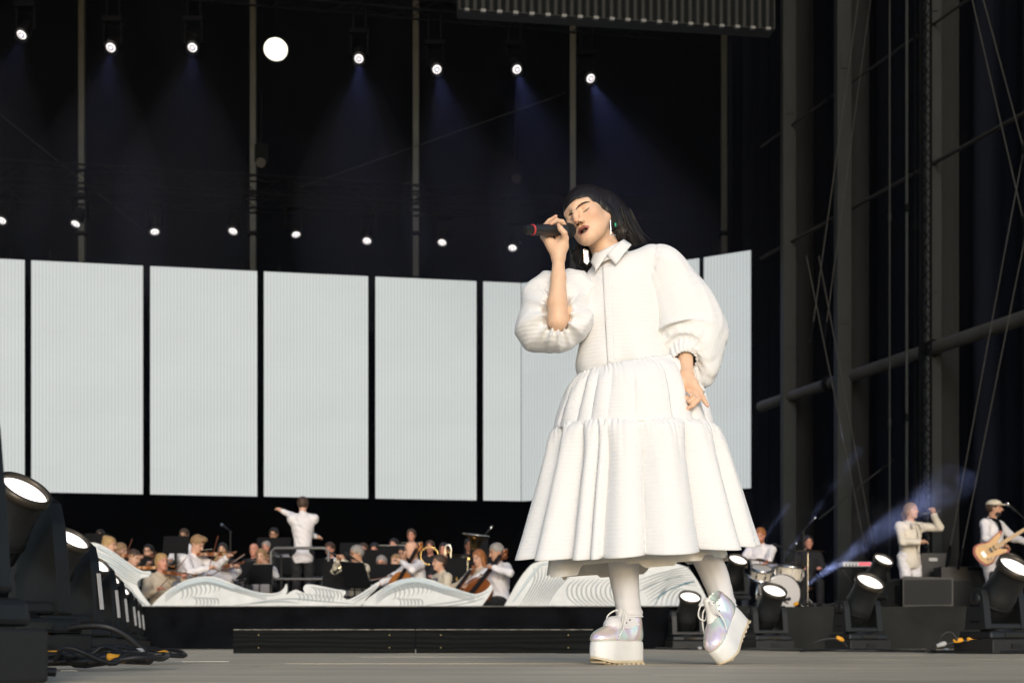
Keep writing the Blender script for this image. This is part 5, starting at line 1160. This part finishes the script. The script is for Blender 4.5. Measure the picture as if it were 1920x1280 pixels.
p = person(345, 1003, 23.6, 5, 'man with glasses in a white shirt and black braces standing behind the blond leader', 'percussionist', 'brown', 'short', 1, 'white', 'black', False, group=GO, glasses=True, nod=12)
b = MB(); 
for s in (-1, 1): b.tube([p['W'](s*.10, .11, -.24)-p['root'], p['W'](s*.105, .17, -.36)-p['root'], p['W'](s*.09, .17, -.62)-p['root']], .022, 6)
b.build('braces', CL['black'], p['t'])
p = person(188, 1004, 24.5, -10, 'dark skinned player at the very back above the tall wave', 'player', 'dark', 'short', 3, 'black', group=GO); stand(180, 1014, 24, 'music stand at the very back above the tall wave', sheet=False)
p = person(415, 1048, 19.3, -12, 'woman with long blond hair and white blouse bowing a violin, right of the leader', 'violinist', 'blond', 'long', 0, 'white', 'black', group=GO, hands=((.24, .40, -.16), (-.20, .34, -.30)), nod=8, tilt=-8); violin(p, 'red brown violin of the long haired woman', m=WOOD)
p = person(417, 1030, 22.5, 0, 'dark haired player in black right behind the long haired violinist', 'player', 'dark', 'long', 0, 'black', group=GO)
p = person(476, 1030, 23, 12, 'bald player in the back row left of the podium', 'player', 'grey', 'bald', 2, 'black', group=GO); p = person(499, 1026, 23.4, 8, 'grey haired player beside the bald one in the back row', 'player', 'grey', 'short', 2, 'black', group=GO)
p = person(490, 1042, 20.6, 10, 'fair violinist in white playing just left of the podium rail', 'violinist', 'light', 'long', 0, 'white', 'black', group=GO, hands=((.24, .38, -.17), (-.24, .3, -.32)), nod=10); violin(p, 'violin just left of the podium rail', m=WOODL)
p = person(513, 1001, 24, 4, 'man with glasses in a white shirt standing at the back left of the conductor', 'player', 'dark', 'short', 1, 'white', 'black', False, group=GO, glasses=True, nod=8)
stand(513, 1022, 23.4, 'wide black music stand before the standing man with glasses', sheet=False, w_=.62)
stand(460, 1068, 18.9, 'music stand with a tilted white sheet beside the long haired violinist', rz=R_(-62), tilt=30); stand(485, 1075, 19.6, 'music stand left of the podium rail', rz=R_(-15)); stand(440, 1070, 20.2, 'black music stand behind the tilted sheet', sheet=False); stand(330, 1020, 22.5, 'low stand left of the man in braces', sheet=False); stand(378, 1048, 19.8, 'music stand in front of the leader\'s bow arm', rz=R_(-40))
stand(268, 1056, 21, 'stand in front of the dark haired player with glasses', sheet=False); stand(540, 1060, 21.4, 'music stand partly behind the conductor\'s legs', sheet=True); stand(600, 1062, 21.6, 'music stand right of the conductor\'s legs', sheet=False)
# winds and the middle
p = person(618, 1029, 22.4, 10, 'ruddy player seated behind the podium rail right of the conductor', 'player', 'brown', 'short', 2, 'white', group=GO, nod=10)
p = person(641, 1058, 19.4, -12, 'dark haired man with lowered eyes behind a black music stand', 'player', 'dark', 'short', 0, 'white', 'black', group=GO, nod=14, beard='dark'); stand(634, 1077, 18.8, 'black music stand hiding the dark haired man', sheet=False, h=.42); 
p = person(668, 1037, 18.8, 55, 'grey haired man with glasses in a cream sweater playing a wind instrument', 'flautist', 'grey', 'short', 1, 'cream', 'black', group=GO, glasses=True, hands=((.10, .26, -.12, (.5, .2, -1)), (-.02, .28, -.10, (-.7, .2, -.6))), nod=10, vx=.012)
a = p['HL'](.0, -.10, -.07); t = thing('clarinet', a, 'black wind instrument of the man in the cream sweater', 'clarinet'); d = p['W'](.12, .42, -.30)-a; MB().tube([(0, 0, 0), d*.9, d], [.010, .013, .030], 8).build('tube', EBON, t); k = MB()
for i in range(6): k.lathe([(.010, 0), (.010, .006)], axm(d*(.2+.1*i)+Vector((0, -.014, .006)), (0, -1, 0)), 8)
k.build('keys', SILV, t)
stand(667, 1078, 18.2, 'black music stand leaning before the man in the cream sweater', rz=R_(48), tilt=24, h=.42); chair(680, 1110, 18.9, 55, 'black chair under the man in the cream sweater')
p = person(681, 1030, 23, 6, 'player in the back row right behind the cream sweater', 'player', 'brown', 'short', 2, 'black', group=GO); p = person(702, 1030, 22.3, 4, 'ruddy man in white behind a wide stand in the back row', 'player', 'dark', 'short', 2, 'white', group=GO, nod=10); stand(702, 1046, 21.8, 'wide stand before the ruddy man in the back row', sheet=False, w_=.6)
p = person(715, 1055, 20, 6, 'grey haired player with glasses low behind a black stand', 'player', 'grey', 'short', 2, 'white', 'black', group=GO, glasses=True, nod=8); stand(716, 1075, 19.5, 'black stand under the grey haired player with glasses', sheet=False, w_=.56)
p = person(738, 1021, 23.6, 20, 'horn player in black in the back row with a pale plate before him', 'horn player', 'dark', 'short', 2, 'black', group=GO); stand(738, 1032, 23, 'pale edged stand before the horn player', w_=.6, h=.2)
p = person(742, 1052, 20.8, 30, 'fair player half hidden left of the orange cello', 'player', 'light', 'short', 0, 'black', group=GO); p = person(755, 1038, 21.4, 26, 'player with glasses just left of the bald cellist', 'player', 'dark', 'short', 1, 'black', group=GO, glasses=True)
p = person(771, 1003, 24.2, 6, 'player standing at the very back above the bald cellist', 'player', 'brown', 'short', 2, 'black', 'black', False, group=GO)
# bald cellist
p = person(771, 1029, 18.4, 62, 'bald cellist in a white shirt, head turned down to his orange cello', 'cellist', 'grey', 'bald', 0, 'white', 'black', group=GO, nod=16, yawh=10, vx=.011, hands=((.16, .22, -.20, (.8, .2, -.4)), (-.14, .46, -.52, (-.8, .1, -.5))), lean=.05)
fiddle('cello', P(716, 1158, 17.85), P(795, 1020, 18.25), (-.45, -.75, .35), .74, .42, .12, WOODL, 'orange varnished cello of the bald cellist', 'cello', 'cellos'); bow(P(735, 1078, 17.85), P(694, 1086, 17.7), 'bow in the bald cellist\'s hand'); chair(785, 1110, 18.6, 62, 'black chair under the bald cellist')
p = person(806, 1025, 23.3, 10, 'horn player at the back right of the bald cellist', 'horn player', 'brown', 'short', 2, 'black', group=GO)
h = p['W'](.06, .26, -.18); t = thing('french_horn', h, 'brass horn with a wide bell at the back behind the cello scroll', 'horn'); MB().tube([(.16*math.cos(a), -.02*a/6, .16*math.sin(a)) for a in np.linspace(0, 11, 40)], .012, 6).build('coil', BRASS, t); MB().lathe([(.02, 0), (.035, .14), (.08, .22), (.14, .27)], axm((.1, -.05, -.1), (.6, -.5, -.5)), 18).build('bell', BRASS, t)
p = person(823, 1054, 19, 60, 'young man with dark hair in a cream sweater and grey vest, looking left', 'cellist', 'brown', 'short', 0, 'cream', 'black', group=GO, open_top=True, yawh=-4, vx=.012); chair(836, 1108, 19.2, 60, 'black chair under the young man in the grey vest')
p = person(832, 1030, 22.2, 14, 'trombone player hidden behind the tall shining slides', 'trombonist', 'dark', 'short', 2, 'black', group=GO)
a = P(838, 1060, 21.4); t = thing('trombone', a, 'upright trombone with two shining slide tubes', 'trombone')
for x in (-.05, .05): MB().tube([(x, 0, -.2), (x+.02, 0, .28)], .012, 8).build('slide_tube', SILV, t)
MB().tube([(-.03+.06*(1-math.cos(q))*.83, 0, .28+.07*math.sin(q)) for q in np.linspace(0, math.pi, 9)], .013, 8).build('slide_bow', SILV, t); MB().lathe([(.012, -.2), (.014, .05), (.03, .16), (.085, .24)], Matrix.Translation((.16, .05, -.05)), 16).build('bell', BRASS, t); MB().tube([(-.05, 0, .22), (.06, 0, .22)], .009, 6).build('brace', BRASS, t)
p = person(880, 1022, 23.2, 0, 'tuba player in black hidden behind the raised brass bell', 'tuba player', 'dark', 'short', 2, 'black', group=GO)
a = P(888, 1046, 22.6); t = thing('tuba', a, 'brass tuba with its pale bell raised at the back', 'tuba'); M = axm((0, 0, 0), (.12, -.1, 1)); MB().lathe([(.06, -.25), (.075, 0), (.085, .18), (.11, .30), (.17, .37), (.24, .41), (.235, .415), (.10, .33), (0, .2)], M, 24).build('bell', BRASS, t); MB().lathe([(.20, .398), (.245, .412), (.235, .418), (.19, .408)], M, 24).build('rim', SILV, t)
MB().tube([(-.12+.16*math.cos(q), -.05, -.25+.24*math.sin(q)) for q in np.linspace(0, 6.2, 24)], .04, 8).build('coil', BRASS, t)
for k in range(3): MB().tube([(-.2+.05*k, -.12, -.3), (-.2+.05*k, -.12, -.05)], .018, 8).build('valve', SILV, t)
p = person(897, 1045, 19, 38, 'woman with long ginger hair in a beige blouse looking down at her cello', 'cellist', 'ginger', 'long', 0, 'beige', 'black', group=GO, nod=14, vx=.012, hands=((.14, .26, -.26, (.8, .2, -.4)), (-.14, .45, -.46)))
fiddle('cello', P(815, 1172, 18.1), P(905, 1050, 18.8), (-.5, -.8, .3), .70, .40, .12, WOOD, 'shadowed cello of the ginger haired woman', 'cello', 'cellos'); chair(905, 1110, 19.2, 40, 'black chair under the ginger haired woman', cloth=False)
p = person(930, 1034, 17.9, 52, 'grey haired man in white shirt at the large red brown cello', 'cellist', 'grey', 'short', 1, 'white', 'black', True, group=GO, nod=16, yawh=8, vx=.011, hands=((.22, .22, -.24, (.9, .2, -.3)), (-.10, .42, -.46, (-.8, .1, -.5))))
fiddle('cello', P(848, 1170, 17.4), P(954, 1034, 17.9), (-.45, -.8, .2), .80, .46, .14, WOOD, 'large red brown cello at the right end of the orchestra', 'cello', 'cellos'); bow(P(905, 1076, 17.0), P(866, 1098, 16.9), 'bow crossing the red brown cello')
for u, v, Y, nm in ((772, 1032, 23.5, 'stand at the back behind the bald cellist'), (905, 1046, 22, 'stand in front of the tuba'), (893, 1024, 24, 'low stand at the back under the tuba bell'), (660, 1032, 23.4, 'stand at the back above the cream sweater'), (850, 1062, 20.5, 'dark stand right of the trombone')): stand(u, v, Y, nm, sheet=(u == 772))
def mic_stand(u, v, Y, label, reach=(.3, -.3, -.2), foot=None, m=CHROME):
    p = P(u, v, Y); foot = FZ(Y) if u < 1000 else OZ; t = thing('microphone_stand', (p.x, Y, foot), label, 'microphone stand', 'microphones on stands'); z = p.z-foot; e = Vector((-reach[0], -reach[1], z-reach[2]))
    MB().tube([(e.x, e.y, .03), e], .011, 8).build('pole', BLKM, t); MB().tube([e+(e-Vector((0, 0, z)))*.25, (0, 0, z)], .009, 6).build('boom', BLKM, t)
    for k in range(3): MB().tube([(e.x, e.y, .2), (e.x+.26*math.cos(k*2.09), e.y+.26*math.sin(k*2.09), .015)], .009, 6).build('leg', BLKM, t)
    d = (Vector((0, 0, z))-e).normalized(); M = axm((0, 0, z), d); h = MB().lathe([(.014, -.12), (.017, -.02), (.018, 0)], M, 12).build('microphone', BLK, t); MB().lathe([(.020, 0), (.026, .02), (.024, .045), (.012, .062), (0, .065)], M, 14).build('grille', m, h); return t
mic_stand(418, 985, 22, 'thin microphone stand rising behind the leader', (-.15, .1, .1)); mic_stand(652, 1040, 18.4, 'microphone before the man in the cream sweater', (-.2, -.1, .12), m=BLKM); mic_stand(475, 1050, 20, 'microphone among the violins left of the podium', (.2, .1, .15), m=BLKM); mic_stand(920, 990, 24, 'microphone high at the back behind the cellos', (.2, .1, .25))
# ================================================================= the band on the right
w3 = person(1709, 957, 19, -22, 'band singer in white jacket and trousers, hair pulled back, singing', 'backing singer', 'light', 'pony', 0, 'denim', 'white', False, hands=((.24, .20, -.05, (.9, .1, -.9)), (-.04, .24, -.48, (-.9, -.2, -.5))), yawh=-14, nod=-4, vx=.011)
a = w3['HL'](.02, -.13, -.075); b = w3['H'](1)+Vector((.05, -.02, .03)); t = thing('microphone', a, 'dark microphone at the lips of the band singer in white', 'microphone'); d = b-a; M = axm((0, 0, 0), d); MB().lathe([(0, -.03), (.02, -.022), (.026, 0), (.022, .025)], M, 14).build('grille', GRI, t); MB().lathe([(.019, .025), (.016, max(.14, d.length+.05))], M, 12).build('handle', MICB, t)
b = MB(); wl = lambda x, f, z: w3['W'](x, f, z)-w3['root']
b.tube([wl(.0, .105, -.24), wl(.0, .165, -.36), wl(0, .165, -.62)], .012, 6); 
for s in (-1, 1): b.tube([wl(s*.02, .10, -.20), wl(s*.075, .10, -.20), wl(s*.09, .14, -.27)], .02, 6)
b.build('collar', CL['denim'], w3['t'])
bp_ = person(1865, 952, 18.5, -38, 'bearded bass guitarist in white with a white flat cap', 'guitarist', 'brown', 'short', 1, 'white', 'white', False, hands=((.42, .30, -.50, (.8, -.3, -.6)), (-.22, .26, -.56, (-.9, -.5, -.2))), yawh=-22, nod=2, beard='dark', cap='cream', vx=.011)
# bass guitar
def guitar():
    B = bp_['B']; c = P(1858, 1031, 18.08); nk = P(1925, 990, 17.93); t = thing('bass_guitar', c, 'red edged natural wood bass guitar slung across the man in the flat cap', 'bass guitar')
    z = (nk-c).normalized(); y = Vector((.25, 1, -.1)); y = (y-z*y.dot(z)).normalized(); x = y.cross(z); M = Matrix(((x.x, y.x, z.x, 0), (x.y, y.y, z.y, 0), (x.z, y.z, z.z, 0), (0, 0, 0, 1)))
    ol = [(.06, -.22), (.16, -.17), (.17, -.07), (.125, .02), (.14, .10), (.155, .18), (.115, .20), (.055, .12), (0, .10), (-.055, .14), (-.11, .235), (-.165, .255), (-.15, .14), (-.125, .02), (-.165, -.08), (-.16, -.17), (-.07, -.225)]
    full = [tuple(q) for q in spline(ol+[ol[0]], 64)[:-1]]; MB().prism(full, -.020, .022, M).build('body', mat('guitar_red', (.30, .035, .018), .3, coat=.5), t, bevel=.006)
    inner = [(x_*.86-.0, z_*.86) for x_, z_ in full]; MB().prism(inner, -.0235, -.0195, M).build('top_panel', mat('guitar_natural', (.62, .36, .13), .3, noise=.2, nscale=5, coat=.5), t)
    MB().box((0, -.026, .42), (.058, .022, .72), M=M, top=(.7, 1)).build('neck', mat('maple_neck', (.60, .38, .17), .4), t); MB().box((.01, -.028, .83), (.09, .016, .14), M=M).build('headstock', mat('maple_neck', (.6, .38, .17)), t)
    MB().box((0, -.027, -.11), (.085, .012, .05), M=M).build('bridge', CHROME, t)
    for q in (.00, .06): MB().box((0, -.027, q), (.075, .010, .028), M=M).build('pickup', BLK, t)
    s_ = MB()
    for k in range(4): s_.tube([M @ Vector((-.024+.016*k, -.036, -.12)), M @ Vector((-.018+.012*k, -.042, .78))], .0022, 4)
    s_.build('strings', STR, t)
    for q in ((.09, -.10), (.105, -.05), (.115, 0)): MB().lathe([(.014, 0), (.012, .016), (0, .017)], axm(M @ Vector((q[0], -.0235, q[1])), M.to_3x3() @ Vector((0, -1, 0))), 12).build('knob', CHROME, t)
    st_ = MB(); w_ = bp_['W']; q = [M @ Vector((-.15, 0, .25)), w_(-.08, .15, -.34)-c, w_(-.09, .10, -.20)-c, w_(-.06, -.10, -.17)-c, w_(.12, -.20, -.40)-c, M @ Vector((0, .03, -.22))]; st_.tube(spline(q, 28).tolist(), .026, 6, flat=.2); st_.build('strap', BLKC, t)
guitar()
mic_stand(1893, 947, 18, 'microphone stand before the bass player in the flat cap', (-.45, -.1, .35))
dr = person(1425, 1003, 20.5, 24, 'ginger haired drummer in a white T-shirt looking down behind the drums', 'drummer', 'ginger', 'short', 2, 'tee', 'grey', True, hands=((.10, .42, -.55, (.9, -.2, -.4)), (-.22, .40, -.52, (-.9, -.2, -.4))), nod=18, beard='ginger', vx=.012)
kp = person(1516, 1016, 22.5, 5, 'ruddy faced player in black behind the cymbals', 'player', 'dark', 'short', 2, 'black', 'black', True)
PEARL = mat('drum_cream', (.60, .55, .46), .35, noise=.12, nscale=30); SKINH = mat('drum_head', (.50, .49, .48), .5); CYM = mat('cymbal_bronze', (.42, .30, .14), .3, 1.)
a = P(1460, 1136, 19.2); t = thing('drum_kit', (a.x, 19.2, OZ), 'cream drum kit with a grey bass drum head on the band riser', 'drum kit'); LP = lambda u, v, Y: P(u, v, Y)-Vector((a.x, 19.2, OZ))
def drum(name, c, d, r, L, hm=SKINH):
    M = axm(c, d); o = MB().lathe([(r, 0), (r, L)], M, 28).build(name, PEARL, t); MB().lathe([(r*.96, L+.002), (r*.7, L+.004), (0, L+.004)], M, 28).build('head', hm, o)
    for z in (.012, L-.005): MB().lathe([(r+.004, z-.016), (r+.014, z-.014), (r+.014, z+.014), (r-.004, z+.016)], M, 28, cap=False).build('hoop', CHROME, o)
    g = MB()
    for k in range(8):
        q = Matrix.Rotation(k*math.pi/4, 4, 'Z'); g.box((r+.014, 0, L*.5), (.018, .022, max(.04, L*.3)), M=M @ q); g.tube([M @ q @ Vector((r+.014, 0, .01)), M @ q @ Vector((r+.014, 0, L-.01))], .004, 5)
    o2 = g.build('lugs', CHROME, o); o2['kind'] = 'stuff'; return o
drum('bass_drum', LP(1461, 1113, 19.0)+Vector((0, .40, 0)), (.12, -1, .02), .275, .40); drum('floor_tom', LP(1478, 1088, 19.3), (.1, -.12, 1), .20, .22); drum('rack_tom', LP(1425, 1085, 19.0), (.1, -.45, 1), .15, .17); drum('snare', LP(1440, 1075, 19.9), (-.1, -.2, 1), .17, .12)
for u, v, Y, r, n_ in ((1425, 1051, 19.2, .26, (.12, -.12, 1)), (1515, 1033, 19.8, .26, (0, -.10, 1)), (1490, 1058, 19.6, .17, (.1, -.1, 1))):
    c_ = LP(u, v, Y); M = axm(c_, n_); o = MB().lathe([(r, 0), (r*.6, .012), (r*.25, .018), (r*.2, .034), (0, .038)], M, 28).build('cymbal', CYM, t); MB().tube([(c_.x, c_.y+.02, .02), c_], .010, 6).build('cymbal_stand', CHROME, o)
    for k in range(3): MB().tube([(c_.x, c_.y+.02, .25), (c_.x+.22*math.cos(k*2.1), c_.y+.02+.22*math.sin(k*2.1), .01)], .008, 5).build('stand_leg', CHROME, o)
MB().tube([LP(1466, 1125, 18.8), LP(1480, 1122, 18.6)], [.016, .03], 8).build('drum_microphone', BLK, t)
MB().tube([LP(1478, 1131, 18.7), LP(1466, 1125, 18.8)], .010, 6).build('microphone_arm', BLKM, t)
MB().lathe([(.15, .42), (.16, .47), (0, .48)], Matrix.Translation(LP(1418, 1136, 20.6)*1), 18).build('stool', BLK, t)
for i, (s, q) in enumerate(((1, (1436, 1068, 19.7)), (-1, (1412, 1064, 19.6)))):
    h = dr['H'](s); e = P(*q); o = thing('drumstick', h, ['drumstick in the drummer\'s right hand', 'drumstick in the drummer\'s left hand'][i], 'drumstick'); MB().tube([(0, 0, 0), (e-h).normalized()*.36], [.008, .005], 6).build('stick', mat('hickory', (.5, .33, .16), .5), o)
mic_stand(1456, 1022, 19.4, 'overhead microphone reaching over the drums', (-.25, .2, .12), m=BLKM); mic_stand(1527, 972, 21, 'high drum microphone with a bright clip', (.2, .1, .2)); mic_stand(1492, 1020, 20.4, 'microphone near the ruddy faced player', (.15, .1, .2))
# wedge monitor / speaker cabinet, keyboard rack, amplifier
a = P(1740, 1136, 17.45); b_ = P(1812, 1136, 17.45); h1 = P(0, 1078, 17.4).z-a.z
GRL = mat('speaker_grille', (.014, .014, .014), .7, bump=.8, bscale=220)
t = thing('stage_monitor', (P(1740, 0, 17.5).x, 17.5, a.z), 'large black floor monitor before the band singer', 'stage monitor', None, R_(-14)); wd = (P(1806, 0, 17.5)-P(1716, 0, 17.5)).length
MB().prism([(-wd/2, 0), (wd/2, 0), (wd/2, h1*.92), (-wd/2, h1)], 0, .55).build('cabinet', BLK, t, bevel=.012); MB().box((0, -.008, h1*.47), (wd*.93, .016, h1*.80)).build('grille', GRL, t); MB().box((-wd/2-.006, .27, h1*.6), (.012, .16, .06)).build('handle', TRUSS, t)
t = thing('stage_monitor', (P(1688, 0, 17.8).x, 17.75, a.z), 'black monitor cabinet seen from its end beside the large monitor', 'stage monitor', None, R_(40)); MB().prism([(-.30, 0), (.30, 0), (.30, h1*.7), (.1, h1*.95), (-.30, h1*.8)], 0, .5).build('cabinet', BLK, t, bevel=.012)
for k in (-.12, .1): MB().box((k, -.004, h1*.4), (.10, .01, .26)).build('grip', TRUSS, t, bevel=.004)
t = thing('keyboard', (P(1603, 0, 18.5).x, 18.5, OZ), 'small white and red keyboard on a stand left of the band singer', 'keyboard'); zk = P(0, 1058, 18.5).z-OZ
MB().box((0, 0, zk), (.42, .22, .07)).build('case', WLAB, t, bevel=.01); MB().box((.11, -.112, zk+.005), (.17, .006, .045)).build('red_panel', mat('panel_red', (.75, .05, .09), .4, emit=(1, .1, .2), estr=.25), t)
for k in range(9): MB().box((-.18+.024*k, -.112, zk-.012), (.018, .012, .02)).build('key', BLK if k % 2 else WHITE, t)
for s in (-1, 1): MB().tube([(s*.2, 0, 0), (-s*.2, 0, zk-.03)], .015, 6).build('leg', BLKM, t)
for u, v, Y, w_, h_, nm in ((1745, 1058, 19.5, .42, .34, 'black amplifier with a white label behind the band singer'), (1830, 1070, 19, 1.15, .12, 'low black flight case behind the monitors')):
    p = P(u, v, Y); t = thing('amplifier' if u < 1800 else 'flight_case', (p.x, Y, OZ), nm, 'amplifier' if u < 1800 else 'case'); z = p.z-OZ
    MB().box((0, 0, z*.5+h_/4), (w_, .35, z+h_/2)).build('cabinet', BLKM, t, bevel=.01); MB().box((-.02, -.178, z+h_*.2), (w_*.3, .004, .05)).build('label', WLAB if u < 1800 else TRUSS, t); MB().box((0, -.178, z*.45), (w_*.85, .006, z*.6)).build('grille', GRL, t)
for k, (u0, u1) in enumerate(((1490, 1560), (1505, 1640))):
    cable('cable', [(P(u0+(u1-u0)*q, 0, 17.35).x, 17.35+.05*math.sin(q*9), P(0, 1136, 17.2).z+.02+.03*math.sin(q*7+k)**2) for q in np.linspace(0, 1, 7)], .014, ['orange tipped cable lying on the band riser edge', 'black cable looping along the band riser edge'][k], plugs=[(.06, YEL)] if k == 0 else [])
# ================================================================= air and stage beams
hz = MB().box((-3, 10, 11.5), (76, 70, 27)).build('haze', [])
m = bpy.data.materials.new('haze_air'); m.use_nodes = True; ntz = m.node_tree; ntz.nodes.remove(ntz.nodes['Principled BSDF'])
pv = ntz.nodes.new('ShaderNodeVolumePrincipled'); pv.inputs['Color'].default_value = (.8, .86, 1, 1); pv.inputs['Density'].default_value = .00018; pv.inputs['Anisotropy'].default_value = .0
ntz.links.new(pv.outputs[0], ntz.nodes['Material Output'].inputs['Volume']); hz.data.materials.append(m); tag(hz, kind='stuff')
def spot(loc, d, ang, watts, col, blend=.7, size=.06):
    l = bpy.data.lights.new('beam', 'SPOT'); l.energy = watts; l.color = col; l.spot_size = R_(ang); l.spot_blend = blend; l.shadow_soft_size = size
    o = bpy.data.objects.new('beam', l); COL.objects.link(o); o.location = Vector(loc)+Vector(d).normalized()*.12; o.rotation_euler = Vector(d).to_track_quat('-Z', 'Y').to_euler(); return o
for (p, d), wt in zip(BEAMS, (100, 210, 170, 340, 320, 430, 540)): spot(p, d, 44, wt, (.36, .42, 1.))
def smoke(name, pts, rads, dens, label):
    q = SDF(); q.chain(pts, rads, k=.2); o = q.build(name, [], None, vx=.12, disp=lambda X: .10*np.sin(X[:, 0]*7+X[:, 2]*5)*np.sin(X[:, 1]*6+X[:, 2]*8))
    m = bpy.data.materials.new(name+'_air'); m.use_nodes = True; n_ = m.node_tree; n_.nodes.remove(n_.nodes['Principled BSDF'])
    v = n_.nodes.new('ShaderNodeVolumePrincipled'); v.inputs['Color'].default_value = (.8, .85, 1, 1)
    tc = N(m, 'TexCoord'); nz = N(m, 'TexNoise', Scale=1.9, Detail=4., Roughness=.6); n_.links.new(tc.outputs['Object'], nz.inputs['Vector']); r = N(m, 'MapRange'); r.inputs['From Min'].default_value = .44; r.inputs['From Max'].default_value = .68; r.inputs['To Min'].default_value = dens*.02; r.inputs['To Max'].default_value = dens
    n_.links.new(nz.outputs[0], r.inputs['Value']); n_.links.new(r.outputs[0], v.inputs['Density']); n_.links.new(v.outputs[0], n_.nodes['Material Output'].inputs['Volume']); o.data.materials.append(m); tag(o, label, 'smoke', kind='stuff')
for i, (a, b, ang, wt, ds) in enumerate((((1452, 1072, 21), (1640, 800, 19.5), 5, 5000, .035), ((1395, 1060, 22), (1490, 930, 21), 6, 2500, .035), ((1500, 1105, 18.7), (1830, 872, 17.0), 15, 6500, .05))):
    p, q = P(*a), P(*b); spot(p, q-p, ang, wt, (.50, .58, 1.), .8, .03); d = q-p
    smoke('smoke', [p+d*.06, p+d*.5, p+d*(.86 if i == 2 else .8)], [.12, .2 if i < 2 else .38, .2 if i < 2 else .30], ds, ['thin blue smoke in the narrow beam above the drums', 'thin blue smoke in the short beam behind the drummer', 'drifting blue smoke in the broad beam behind the band singer'][i])

HB = bpy.data.materials.new('beam_haze_air'); HB.use_nodes = True; n_ = HB.node_tree; n_.nodes.remove(n_.nodes['Principled BSDF']); v = n_.nodes.new('ShaderNodeVolumePrincipled'); v.inputs['Color'].default_value = (.75, .8, 1, 1); v.inputs['Density'].default_value = .0055; n_.links.new(v.outputs[0], n_.nodes['Material Output'].inputs['Volume'])
for i, (p, d) in enumerate(BEAMS):  # denser haze added only inside these cones so the overhead beams show
    dn = Vector(d).normalized(); o = MB().lathe([(.12, 0), (.7, 1.4), (1.25, 3.0), (1.3, 4.4), (.9, 5.6), (0, 6.2)], axm((0, 0, 0), dn), 20).build('smoke', HB, None, p+dn*.1); tag(o, 'thin haze cone added to show the beam of the overhead light '+un[i], 'smoke', 'haze cones added to the overhead beams', 'stuff')
